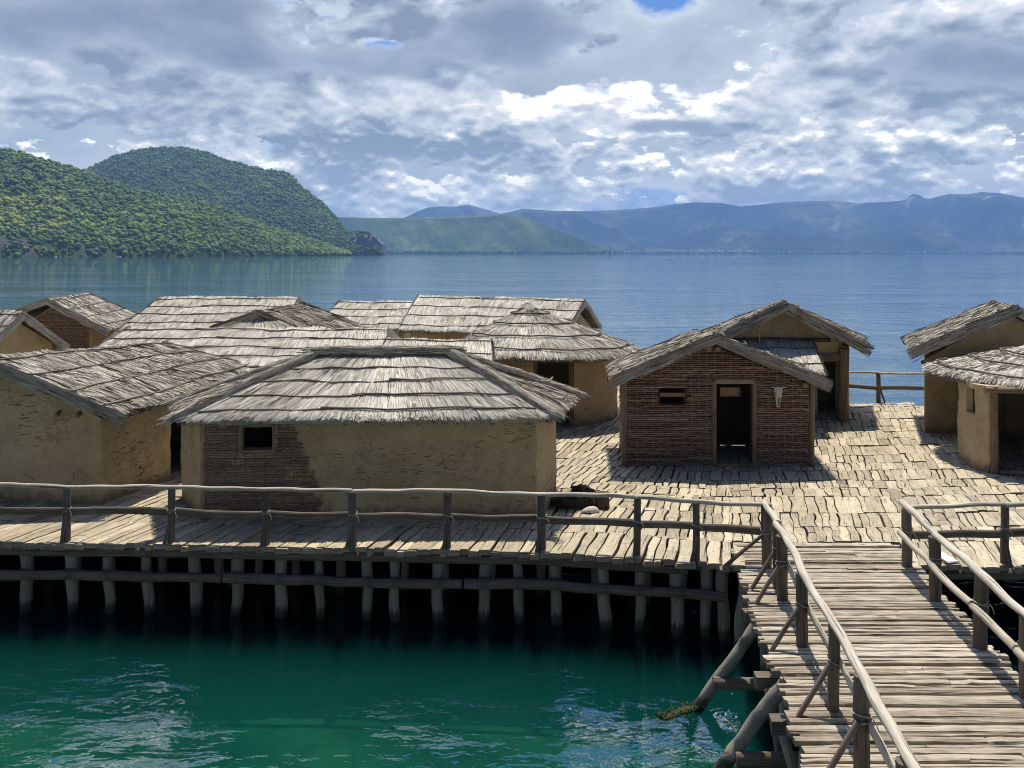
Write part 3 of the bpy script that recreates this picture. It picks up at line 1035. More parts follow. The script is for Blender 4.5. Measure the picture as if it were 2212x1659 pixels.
tube(mb, [(xx, yfront(xx) + 0.10, -0.20) for xx in xs_], 0.085, 0.095, 7, 0.4, 0.12, 0.012, tint=0.5)
xs_ = np.arange(7.1, 19, 0.9)
tube(mb, [(xx, yfront(xx) + 0.10, -0.20) for xx in xs_], 0.085, 0.095, 7, 0.4, 0.12, 0.012, tint=0.5)
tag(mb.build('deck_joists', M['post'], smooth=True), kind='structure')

# ------------------------------------------------------------------ piles under the platform
ORD = ['first', 'second', 'third', 'fourth', 'fifth', 'sixth', 'seventh', 'eighth', 'ninth', 'tenth', 'eleventh', 'twelfth', 'thirteenth', 'fourteenth', 'fifteenth', 'sixteenth', 'seventeenth', 'eighteenth', 'nineteenth', 'twentieth']


def pile(x, y, lean, r, label, group, bottom=-3.6, top=-0.12):
    b = np.array([x + lean * 1.2, y + random.uniform(-0.05, 0.05), bottom])
    tpt = np.array([x - lean * 0.6, y, top])
    m_ = MB()
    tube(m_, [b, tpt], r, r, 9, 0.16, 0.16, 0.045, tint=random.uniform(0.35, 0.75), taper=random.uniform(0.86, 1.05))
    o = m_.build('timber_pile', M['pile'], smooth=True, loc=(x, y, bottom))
    tag(o, label, 'pile', group)
    return o


fp = [(59, .02), (154, .03), (236, .03), (321, .06), (422, .03), (512, .02), (607, .0), (692, .05), (792, .02), (856, .02), (949, .03), (1046, .0), (1120, .03), (1207, .09), (1304, .0), (1384, .0), (1467, .03), (1528, .0)]
for k, (px, ln) in enumerate(fp):
    Y = 14.3
    for _ in range(4):
        X = (px - 1106) / FPX * Y
        Y = float(yfront(X)) + 0.22
    pile(X, Y, ln, random.uniform(0.085, 0.115), f'grey pile of the front row below the platform railing, {ORD[k]} from the left', 'piles along the front edge of the platform')
for k in range(15):
    x = -9.6 + k * 0.92 + random.uniform(-0.2, 0.2)
    pile(x, float(yfront(x)) + random.uniform(1.25, 1.6), random.uniform(-0.05, 0.08), random.uniform(0.075, 0.1), 'dim timber pile of the second row in the dark under the platform', 'second row of piles in the shade')
for k in range(12):
    x = -9.8 + k * 1.2 + random.uniform(-0.3, 0.3)
    pile(x, float(yfront(x)) + random.uniform(2.6, 3.3), random.uniform(-0.05, 0.05), 0.09, 'barely visible timber pile of the third row under the platform', 'third row of piles in the shade')
for x, y, ln, lab in ((3.78, 13.35, -0.12, 'leaning pile at the platform corner beside the footbridge'), (3.62, 13.62, 0.10, 'crooked forked pile just behind the platform corner')):
    pile(x, y, ln, 0.11, lab, 'piles at the platform corner')
for k, x in enumerate((7.15, 7.95, 8.8, 9.6, 10.5)):
    pile(x, float(yfront(x)) + 0.22, random.uniform(-.03, .05), 0.1, f'dark pile under the platform edge beyond the footbridge, {ORD[k]} from the bridge', 'piles beyond the footbridge')

# long logs lashed across the front piles
for a, b, z0, z1, lab in ((-60, 478, -0.62, -0.63, 'long round log lashed across the piles below the two clay huts'),
                          (484, 998, -0.62, -0.66, 'long split log lashed across the piles below the hipped roof'),
                          (1003, 1572, -0.63, -0.60, 'long log lashed across the piles up to the footbridge corner')):
    pts = []
    for px in np.linspace(a, b, 7):
        Y = 14.3
        for _ in range(4):
            X = (px - 1106) / FPX * Y
            Y = float(yfront(X)) + 0.06
        pts.append((X, Y, z0 + (z1 - z0) * (px - a) / (b - a)))
    o = thing('bracing_log', lab, 'log', tuple(pts[0]), 'logs lashed along the piles')
    m_ = MB()
    tube(m_, pts, 0.08, 0.095, 9, 0.22, 0.12, 0.022, tint=0.5, taper=0.85)
    m_.build('log_body', M['post'], o, smooth=True)
    for px, ln in fp:
        if a < px < b:
            Y = 14.3
            for _ in range(4):
                X = (px - 1106) / FPX * Y
                Y = float(yfront(X)) + 0.06
            m_ = MB()
            for s_ in (-1, 1):
                tube(m_, [(X - 0.10 * s_, Y - 0.04, -0.48), (X - 0.03 * s_, Y - 0.105, -0.58), (X + 0.06 * s_, Y - 0.105, -0.68), (X + 0.11 * s_, Y - 0.02, -0.78)], 0.006, sides=4, step=0.06, lump=0, tint=0.35)
            m_.build('rope_tie', M['lath'], o)

# ------------------------------------------------------------------ railings
def rope_ring(parent, c, r, n=2, tilt=0.03, tint=0.5):
    m_ = MB()
    for k in range(n):
        a = np.linspace(0, 2 * math.pi, 15)
        ph = random.random() * 6
        pts = np.stack([c[0] + np.cos(a) * r, c[1] + np.sin(a) * r, c[2] + k * 0.022 + tilt * np.sin(a + ph)], 1)
        tube(m_, pts, 0.008, sides=4, step=0.03, lump=0, caps=False, tint=tint)
    e = np.array([c[0] + r, c[1] - r * 0.5, c[2]])
    tube(m_, [e, e + (0.03, -0.02, -0.05), e + (0.05, -0.02, -0.12)], 0.007, sides=4, step=0.04, lump=0, tint=tint)
    m_.build('rope_tie', M['rope'], parent)


def railing(label, posts, loc, top_z=0.98, top_r=0.043, mid_z=0.52, mid=(0.03, 0.07), mid_off=(0, 0), post_r=0.07, post_mat='post', braces=(), over=0.25, group='railings of the platform', mid_mat='post', top_mat='rail', step=0.22):
    o = thing('wooden_railing', label, 'railing', loc, group)
    P = [np.array(p, float) for p in posts]
    for k, p in enumerate(P):
        m_ = MB()
        r = post_r * random.uniform(0.85, 1.12)
        ln = random.uniform(-0.03, 0.03)
        h = p[2] if len(p) > 2 else top_z
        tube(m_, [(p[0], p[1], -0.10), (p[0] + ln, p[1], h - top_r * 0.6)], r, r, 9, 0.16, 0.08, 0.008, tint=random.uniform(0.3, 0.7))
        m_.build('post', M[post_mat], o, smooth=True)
        rope_ring(o, (p[0] + ln * 0.5, p[1], mid_z + 0.04), r * 1.12, random.randint(1, 2))
    pts = [(p[0], p[1], top_z + random.uniform(-0.015, 0.015)) for p in P]
    d0 = np.array(pts[0]) - np.array(pts[1])
    d1 = np.array(pts[-1]) - np.array(pts[-2])
    pts = [tuple(np.array(pts[0]) + d0 / np.linalg.norm(d0) * over)] + pts + [tuple(np.array(pts[-1]) + d1 / np.linalg.norm(d1) * (over * 0.3))]
    # the handrail is pieced from poles that meet over posts
    cut = [0] + [k for k in range(2, len(pts) - 2) if k % 3 == 2] + [len(pts) - 1]
    for a, b in zip(cut[:-1], cut[1:]):
        m_ = MB()
        tube(m_, pts[a:b + 1], top_r, top_r * 0.95, 10, step * 0.7, 0.15, 0.022, tint=random.uniform(0.55, 0.85), taper=0.92)
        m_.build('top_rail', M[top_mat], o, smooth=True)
    for a, b in zip(P[:-1], P[1:]):
        m_ = MB()
        dz = random.uniform(-0.03, 0.03)
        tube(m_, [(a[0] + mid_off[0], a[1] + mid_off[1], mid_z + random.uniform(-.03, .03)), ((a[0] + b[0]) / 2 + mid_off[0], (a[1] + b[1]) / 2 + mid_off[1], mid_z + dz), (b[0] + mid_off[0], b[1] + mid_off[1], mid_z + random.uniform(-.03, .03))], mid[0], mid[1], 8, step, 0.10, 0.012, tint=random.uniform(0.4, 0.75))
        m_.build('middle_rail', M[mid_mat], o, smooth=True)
    for a, b in braces:
        m_ = MB()
        tube(m_, [a, b], 0.032, 0.032, 7, 0.15, 0.10, 0.008, tint=random.uniform(0.35, 0.65))
        m_.build('brace', M[post_mat], o, smooth=True)
    return o


FP = []
for px in (-75, 145, 370, 575, 762, 966, 1170, 1375, 1503, 1655):
    Y = 14.3
    for _ in range(4):
        X = (px - 1106) / FPX * Y
        Y = float(yfront(X)) + 0.07
    FP.append((X, Y))
br = []
for k, (x, y) in enumerate(FP[1:-1]):
    s_ = (-1 if k % 2 else -0.6)
    br.append(((x + s_ * 0.10, y - 0.09, -0.02), (x + 0.01, y - 0.08, random.uniform(0.38, 0.5))))
x, y = FP[-1]
br.append(((x - 0.72, y - 0.05, -0.04), (x - 0.05, y - 0.04, 0.52)))
railing('long rustic pole railing along the front platform edge below the clay and hipped huts', FP, (FP[0][0], FP[0][1], 0), braces=br, mid_off=(0, 0.03))

LP = [(4.24, 13.38), (4.13, 12.55), (4.06, 12.05), (3.84, 10.65), (3.66, 9.17), (3.50, 8.05), (3.30, 6.7), (3.12, 5.4)]
br = []
for x, y in LP[1:]:
    br.append(((x - 0.44, y - 0.12, 0.0), (x - 0.06, y - 0.06, 0.55)))
LRAIL = railing('footbridge railing with diagonal braces standing over the open green water', LP, (4.24, 13.38, 0), top_z=1.0, top_r=0.056, mid_off=(0.07, 0), mid=(0.022, 0.07), post_r=0.078, braces=br, group='railings of the footbridge', mid_mat='rail', step=0.15)
RP = [(6.56, 13.38), (6.36, 12.07), (6.16, 10.6), (6.03, 9.45), (5.88, 8.2), (5.7, 6.9)]
railing('footbridge railing with two round poles, opposite the braced one', RP, (6.56, 13.38, 0), top_z=0.98, top_r=0.056, mid_z=0.55, mid=(0.05, 0.05), mid_off=(-0.10, 0), post_r=0.08, group='railings of the footbridge', mid_mat='rail', step=0.15)
QP = [(6.60, 13.42)] + [(x, float(yfront(x)) + 0.05) for x in (8.25, 9.9, 11.6)]
br = [((8.28, 13.34, -0.02), (8.22, 13.4, 0.4))]
railing('short platform railing starting from the footbridge end and leaving the picture', QP[0:], (6.6, 13.42, 0), braces=br, over=0.05)
BP = [(3.6, 36.6), (4.45, 34.9), (4.7, 32.5), (5.9, 31.0), (7.6, 29.95), (9.4, 28.85), (11.0, 28.45), (12.75, 28.0), (14.5, 27.7), (16.5, 27.5)]
br = [((x + 0.22, y - 0.02, 0), (x + 0.03, y, 0.55)) for x, y in BP[4:8]]
railing('thin lakeside railing on the far platform edge in front of open lake', BP, (12.75, 28.0, 0), top_z=1.02, braces=br, post_r=0.085)

# ------------------------------------------------------------------ footbridge
bridge = thing('footbridge', 'weathered slatted wooden footbridge leading over green water to the hut platform', 'footbridge', (5.0, 10.0, -0.1))


def bl(y):
    return np.interp(y, [4.0, 8.4, 9.61, 10.57, 12.03, 13.29, 14.5], [2.35, 3.02, 3.26, 3.36, 3.55, 3.82, 3.98])


def brx(y):
    return np.interp(y, [4.0, 9.4, 10.6, 12.07, 13.4, 14.5], [5.6, 6.2, 6.32, 6.52, 6.72, 6.82])


mb = MB()
y = 4.2
while y < 14.42:
    w = random.uniform(0.035, 0.095)
    if random.random() < 0.12:
        w = random.uniform(0.10, 0.15)
    w = min(w, 14.44 - y) if y + w > 14.44 else w
    xl = float(bl(y)) + random.uniform(-0.10, 0.06)
    xr = float(brx(y)) + random.uniform(-0.05, 0.10)
    cuts = [xl, xr]
    if random.random() < 0.32:
        cuts.insert(1, xl + (xr - xl) * random.uniform(0.25, 0.75))
    for a, b in zip(cuts[:-1], cuts[1:]):
        n = 12
        t = np.linspace(0, 1, n)
        seed = random.random() * 99
        wa = 0.011 * wob(t * 5, t, seed) - 0.03 * (t - 0.5) * random.uniform(-0.6, 1)
        gp = random.uniform(0.002, 0.016) if random.random() < 0.8 else random.uniform(0.016, 0.032)
        lo = np.stack([a + (b - a) * t, y + wa + gp * (0.5 + 0.5 * wob(t * 4, t, seed + 5))], 1)
        hi = np.stack([a + (b - a) * t, y + w + wa * 0.7 + 0.006 * wob(t * 6, t, seed + 9) - 0.002], 1)
        tint = min(1, max(0.05, random.gauss(0.55, 0.16)))
        if random.random() < 0.07:
            tint = random.uniform(0.88, 1.0)
        board(mb, hi, lo, random.uniform(-0.024, 0.014), 0.06, n, tint, crown=0.008, seed=seed, edge=0.016)
    y += w
mb.build('plank_walk', M['bridge'], bridge)

for k, (fx, z) in enumerate(((0.16, -0.16), (0.5, -0.16), (0.84, -0.16))):
    m_ = MB()
    tube(m_, [(bl(yy) * (1 - fx) + brx(yy) * fx, yy, z) for yy in np.linspace(4.2, 13.9, 12)], 0.09, 0.085, 8, 0.5, 0.08, 0.01, tint=0.4)
    m_.build('bearer_log', M['post'], bridge, smooth=True)
for yb in (12.3, 10.42, 9.45, 7.9):
    m_ = MB()
    xl = float(bl(yb)) - (0.16 if yb < 12 else 0.05)
    box(m_, ((xl + brx(yb) + 0.1) / 2, yb, -0.36), ((brx(yb) + 0.1 - xl) / 2, 0.085, 0.085), -0.02, 0.55, 0.02)
    m_.build('cross_beam', M['post'], bridge)
for yb in (12.3, 10.45, 9.5, 7.9):
    for f in (0.10, 0.5, 0.9):
        m_ = MB()
        xx = float(bl(yb)) * (1 - f) + float(brx(yb)) * f
        tube(m_, [(xx + random.uniform(-.1, .1), yb + 0.16, -3.8), (xx, yb + 0.16, -0.15)], 0.09, 0.09, 9, 0.25, 0.1, 0.03, tint=0.5)
        m_.build('support_pile', M['pile'], bridge, smooth=True)
for a, b, r_ in (((2.66, 11.66, -1.42), (3.50, 11.48, -0.10), 0.085), ((2.60, 10.28, -1.5), (3.38, 9.92, -0.08), 0.092), ((3.3, 8.6, -1.6), (3.55, 9.3, -0.4), 0.06), ((3.45, 10.2, -1.5), (3.30, 10.35, -0.4), 0.06), ((3.45, 9.0, -1.7), (3.18, 9.42, -0.42), 0.06)):
    m_ = MB()
    tube(m_, [a, b], r_, r_, 9, 0.15, 0.09, 0.015, tint=0.6)
    m_.build('diagonal_strut', M['pile'], bridge, smooth=True)
m_ = MB()
tube(m_, [(2.88, 11.52, -0.95), (3.75, 11.44, -0.93)], 0.085, 0.085, 9, 0.15, 0.06, 0.006, tint=0.6)
m_.build('tie_log', M['post'], bridge, smooth=True)
m_ = MB()
tube(m_, [(2.80, 10.02, -1.12), (3.75, 9.96, -1.06)], 0.05, 0.10, 8, 0.15, 0.08, 0.008, tint=0.5)
m_.build('tie_log', M['post'], bridge, smooth=True)

# algae-grown log awash at the foot of the strut, and weed clumps below the surface
m_ = MB()
tube(m_, [(2.72, 11.66, -1.36), (2.42, 11.5, -1.345), (2.12, 11.34, -1.37)], 0.055, 0.045, 9, 0.05, 0.3, 0.015, tint=0.5, taper=0.7)
for k in range(700):
    t = RNG.uniform(0.1, 1)
    p = np.array([2.72, 11.66, -1.34]) * (1 - t) + np.array([2.1, 11.33, -1.35]) * t + RNG.normal(0, (0.03, 0.04, 0.012))
    d = RNG.normal(0, 0.05, 3) * (1, 1, 0.4)
    m_.add([p, p + d, p + d * 0.6 + RNG.normal(0, 0.012, 3)], tris=[(0, 1, 2)], tint=RNG.uniform(0.2, 0.9))
tag(m_.build('sunken_log', M['algae'], loc=(2.4, 11.5, -1.36)), 'algae-covered sunken log lying awash at the foot of the diagonal bridge strut', 'log')
for cx, cy, rr, lab in ((2.95, 10.95, 0.38, 'clump of green water weed between the two diagonal bridge struts'), (2.2, 10.35, 0.30, 'small clump of dark green water weed under the rippling blue reflection'), (0.9, 10.1, 0.85, 'wide bed of olive water weed at the edge of the blue reflection')):
    m_ = MB()
    for k in range(420):
        a, q = RNG.uniform(0, 6.28), RNG.uniform(0, 1) ** 0.6
        p = np.array([cx + math.cos(a) * q * rr, cy + math.sin(a) * q * rr * 0.7, -2.5])
        h = RNG.uniform(0.5, 1.0) * (1.0 - q * 0.5)
        tip = p + np.array([RNG.normal(0, .12), RNG.normal(0, .12), h])
        wv = np.array([math.cos(a * 3), math.sin(a * 3), 0]) * 0.03
        mid_ = (p + tip) / 2 + RNG.normal(0, 0.05, 3)
        m_.add([p - wv, p + wv, mid_ + wv * 1.6, mid_ - wv * 1.6, tip], quads=[(0, 1, 2, 3)], tris=[(3, 2, 4)], tint=RNG.uniform(0.3, 1.0))
    tag(m_.build('water_weed', M['algae'], loc=(cx, cy, -2.5)), lab, 'water weed', 'water weed near the footbridge')


# ------------------------------------------------------------------ thatch roofs
def bil(Q, u, v):
    P00, P10, P11, P01 = Q
    u = np.asarray(u)[..., None]
    v = np.asarray(v)[..., None]
    return P00 * (1 - u) * (1 - v) + P10 * u * (1 - v) + P11 * u * v + P01 * (1 - u) * v


def slope_frame(Q):
    P00, P10, P11, P01 = Q
    across = (P10 - P00) + (P11 - P01)
    up = (P01 - P00) + (P11 - P10)
    n = np.cross(across, up)
    n /= np.linalg.norm(n)
    return across / np.linalg.norm(across), up / np.linalg.norm(up), n


def surf(Q, u, v, nrm, seed, laths, bulge=0.022):
    """top surface of the thatch at (u, v): sagging, pressed in under each lath"""
    p = bil(Q, u, v)
    vv = np.asarray(v)
    if laths:
        edges = np.array(laths)
        d = np.min(np.abs(vv[..., None] - edges), axis=-1)
        press = -np.exp(-(d / 0.035) ** 2) * bulge
        # thatch flares just below each lath
    else:
        press = 0 * vv
    h = press + 0.035 * wob(p[..., 0] * 0.9, p[..., 1] * 0.9, seed) + 0.014 * wob(p[..., 0] * 4, p[..., 1] * 4, seed + 2)
    return p + nrm * h[..., None]


def thatch_slope(mb, Q, seed, laths=(), thick=0.17, dens=260, eave_ext=0.10, ridge_ext=0.06, base_tint=0.55, spread=0.17, verge=(True, True), sl=0.60, sw=0.009, wild=0.05):
    Q = [np.asarray(q, float) for q in Q]
    ac, up, n = slope_frame(Q)
    if n[2] < 0:
        n = -n
    ln = np.linalg.norm((Q[3] + Q[2]) / 2 - (Q[0] + Q[1]) / 2)
    w0, w1 = np.linalg.norm(Q[1] - Q[0]), np.linalg.norm(Q[2] - Q[3])
    # solid slab
    nu, nv = max(4, int(max(w0, w1) / 0.3)), max(4, int(ln / 0.12))
    U, V = np.meshgrid(np.linspace(0, 1, nu), np.linspace(0, 1, nv), indexing='ij')
    top = surf(Q, U, V, n, seed, laths) - n * 0.02
    bot = bil(Q, U, V) - n * thick
    bot = bot + 0.02 * wob(U * 9, V * 9, seed)[..., None] * n
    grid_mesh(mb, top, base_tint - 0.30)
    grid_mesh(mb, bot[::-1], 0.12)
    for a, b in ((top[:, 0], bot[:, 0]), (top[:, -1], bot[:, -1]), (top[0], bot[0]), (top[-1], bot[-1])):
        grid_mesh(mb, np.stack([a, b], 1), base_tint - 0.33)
    # reeds
    area = ln * (w0 + w1) / 2
    N = int(area * dens * 1.45)
    u = RNG.uniform(0, 1, N * 2)
    vs = RNG.uniform(-0.02, 1.0 + ridge_ext / ln, N * 2)
    keep = RNG.uniform(0, 1, N * 2) < (w0 + (w1 - w0) * np.clip(vs, 0, 1)) / max(w0, w1)
    u, vs = u[keep][:N], vs[keep][:N]
    N = len(u)
    L = sl * RNG.uniform(0.6, 1.25, N)
    lead = vs + 0.35 * L / ln
    lead = np.minimum(lead, 1.0 + ridge_ext / ln * RNG.uniform(0, 1, N))
    tail = lead - L / ln
    tail = np.maximum(tail, -eave_ext / ln * RNG.uniform(0.1, 1.0, N))
    du = RNG.normal(0, wild, N) * L / np.maximum(w0, 0.5)
    tone = base_tint + RNG.normal(0, spread * 1.35, N)
    patch = wob(u * w0 * 0.8, vs * ln * 1.4, seed + 11)
    tone += 0.10 * patch
    # dark worn hollows in rows
    tone -= 0.35 * (wob(u * w0 * 1.9, vs * ln * 5.0, seed + 5) > 0.74)
    lift0 = RNG.uniform(-0.02, 0.012, N)
    lift1 = RNG.uniform(0.0, 0.034, N)

    def pt(uu, vv, h):
        return surf(Q, np.clip(uu, -0.03, 1.03), vv, n, seed, laths) + n * h[:, None]
    A = pt(u, lead, lift0)
    B = pt(u + du * 0.5, (lead + tail) / 2, (lift0 + lift1) / 2 + 0.012)
    Ct = pt(u + du, tail, lift1)
    over = np.clip(-tail, 0, None) * ln
    Ct[:, 2] -= over * 0.45
    hw = sw * RNG.uniform(0.6, 1.5, N)
    side = ac[None] * hw[:, None] + n[None] * (hw * RNG.normal(0, 0.45, N))[:, None]
    V6 = np.stack([A - side, A + side, B - side, B + side, Ct - side * 0.5, Ct + side * 0.5], 1).reshape(-1, 3)
    base = np.arange(N)[:, None] * 6
    q = np.concatenate([base + np.array([[0, 1, 3, 2]]), base + np.array([[2, 3, 5, 4]])])
    mb.add(V6, quads=q, tint=np.tile(tone, 2))
    # fringe at the eave: reed butts hanging over the edge
    nf = int(w0 * 90)
    if nf and eave_ext > 0:
        uf = RNG.uniform(0, 1, nf)
        h0 = -thick * RNG.uniform(0.0, 1.0, nf)
        a = bil(Q, uf, np.full(nf, 0.06)) + n * h0[:, None]
        b = bil(Q, uf + RNG.normal(0, 0.02, nf) / max(w0, 1), -eave_ext * RNG.uniform(0.0, 0.9, nf) / ln) + n * h0[:, None]
        b[:, 2] -= RNG.uniform(0.0, 0.05, nf)
        sd = ac[None] * (sw * RNG.uniform(0.8, 1.6, nf))[:, None]
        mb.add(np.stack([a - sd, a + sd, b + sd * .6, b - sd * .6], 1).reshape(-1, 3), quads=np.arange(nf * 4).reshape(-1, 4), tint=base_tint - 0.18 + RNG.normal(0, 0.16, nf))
    # verges: bound reeds lying along the sloping edge
    for e, on in zip((0, 1), verge):
        if not on:
            continue
        nvg = int(ln * 200)
        vv = RNG.uniform(0.0, 1.0, nvg)
        L2 = sl * 1.1 * RNG.uniform(0.7, 1.3, nvg) / ln
        hh = -thick * RNG.uniform(-0.15, 1.05, nvg)
        outw = (ac if e else -ac)[None] * (RNG.uniform(0.005, 0.05, nvg) + 0.02 * np.sin(np.clip(-hh / thick, 0, 1) * math.pi))[:, None]
        uu = np.full(nvg, float(e))
        a = bil(Q, uu, np.clip(vv + L2 / 2, -0.06, 1.03)) + n * hh[:, None] + outw
        b = bil(Q, uu, np.clip(vv - L2 / 2, -0.07, 1.03)) + n * (hh + RNG.normal(0, 0.03, nvg))[:, None] + outw * 1.5
        sd = n[None] * (sw * 0.9 * RNG.uniform(0.6, 1.5, nvg))[:, None]
        mb.add(np.stack([a - sd, a + sd, b + sd * .6, b - sd * .6], 1).reshape(-1, 3), quads=np.arange(nvg * 4).reshape(-1, 4), tint=base_tint - 0.06 + RNG.normal(0, 0.16, nvg))
    return n


def lath_lines(Q, n, seed, laths, parent, over=0.04, r=0.024):
    Q = [np.asarray(q, float) for q in Q]
    for v in laths:
        w = np.linalg.norm(bil(Q, 1.0, v) - bil(Q, 0.0, v))
        if w < 0.5:
            continue
        lo, hi = -over / w, 1 + over / w
        m_ = MB()
        a = lo
        k = 0
        while a < hi - 0.05:            # laths are pieced from branches of a few metres
            b = min(hi, a + random.uniform(2.2, 3.6) / w)
            if hi - b < 0.8 / w:
                b = hi
            us = np.linspace(a, b, max(4, int((b - a) * w / 0.25)))
            vs = v + 0.012 * wob(us * w * 0.7, us, seed + v * 9) + (0.012 if k % 2 else 0.0)
            p = surf(Q, us, vs, n, seed, laths) + n * (0.052 + 0.012 * (k % 2))
            tube(m_, p, r, r * 0.9, 6, 0.2, 0.18, 0.010, tint=random.uniform(0.2, 0.75), taper=0.75)
            a = b - 0.25 / w
            k += 1
            if b >= hi:
                break
        m_.build('roof_lath', M['lath'], parent, smooth=True)


def roll(parent, pts, r, seed=0, name='ridge_roll', tint=0.30):
    """a bound roll of brushwood on a ridge or hip"""
    m_ = MB()
    tube(m_, pts, r * 0.8, r * 0.7, 9, 0.25, 0.12, 0.02, tint=tint - 0.12)
    p, u = resample(pts, 0.05)
    t = np.gradient(p, axis=0)
    t /= np.linalg.norm(t, axis=1)[:, None]
    L = u[-1]
    N = int(L * 420)
    k = RNG.integers(0, len(p), N)
    ang = RNG.uniform(-0.5, math.pi + 0.5, N)
    s = np.cross(t[k], [0, 0, 1.0])
    s /= np.linalg.norm(s, axis=1)[:, None]
    w = np.cross(s, t[k])
    rr = r * RNG.uniform(0.72, 1.05, N)
    c = p[k] + s * (np.cos(ang) * rr)[:, None] + w * (np.sin(ang) * rr * 0.85)[:, None]
    hl = RNG.uniform(0.12, 0.32, N)
    d = t[k] + RNG.normal(0, 0.07, (N, 3))
    a, b = c - d * hl[:, None], c + d * hl[:, None]
    tang = np.cross(d, c - p[k])
    tang /= np.linalg.norm(tang, axis=1)[:, None] + 1e-9
    sd = tang * (0.008 * RNG.uniform(0.6, 1.5, N))[:, None]
    m_.add(np.stack([a - sd, a + sd, b + sd, b - sd], 1).reshape(-1, 3), quads=np.arange(N * 4).reshape(-1, 4), tint=tint + RNG.normal(0, 0.14, N))
    m_.build(name, M['thatch'], parent)


def ties(parent, Q, n, vs, e, seed):
    """twisted withies pegging the verge"""
    Q = [np.asarray(q, float) for q in Q]
    ac, up, _ = slope_frame(Q)
    w = np.linalg.norm(Q[1] - Q[0])
    for v in vs:
        m_ = MB()
        d = random.uniform(0.2, 0.36)
        us = np.array([0.0, d * 0.4, d, d * 1.6]) / w
        uu = us if e == 0 else 1 - us
        p = surf(Q, uu, v + np.array([0, 0.02, -0.015, 0.02]), n, seed, ()) + n * np.array([[0.06], [0.085], [0.075], [0.04]])
        q0 = p[0] - n * 0.13 + (-ac if e == 0 else ac) * 0.05
        tube(m_, np.vstack([q0, p]), 0.022, 0.022, 6, 0.06, 0.2, 0.012, tint=random.uniform(0.5, 0.95))
        m_.build('withy_tie', M['lath'], parent)


# ------------------------------------------------------------------ walls
def wall_path(corners, step=0.09, rnd=0.12):
    """closed footprint (x, y, top) -> samples; also returns start length of every side"""
    c = np.array(corners, float)
    n = len(c)
    starts, pts, cum = [], [], 0.0
    us = []
    for i in range(n):
        a, b = c[i], c[(i + 1) % n]
        L = np.linalg.norm(b[:2] - a[:2])
        starts.append(cum)
        k = max(1, int(L / step))
        for j in range(k):
            us.append(cum + L * j / k)
        cum += L
    return c, np.array(starts), np.array(us), cum


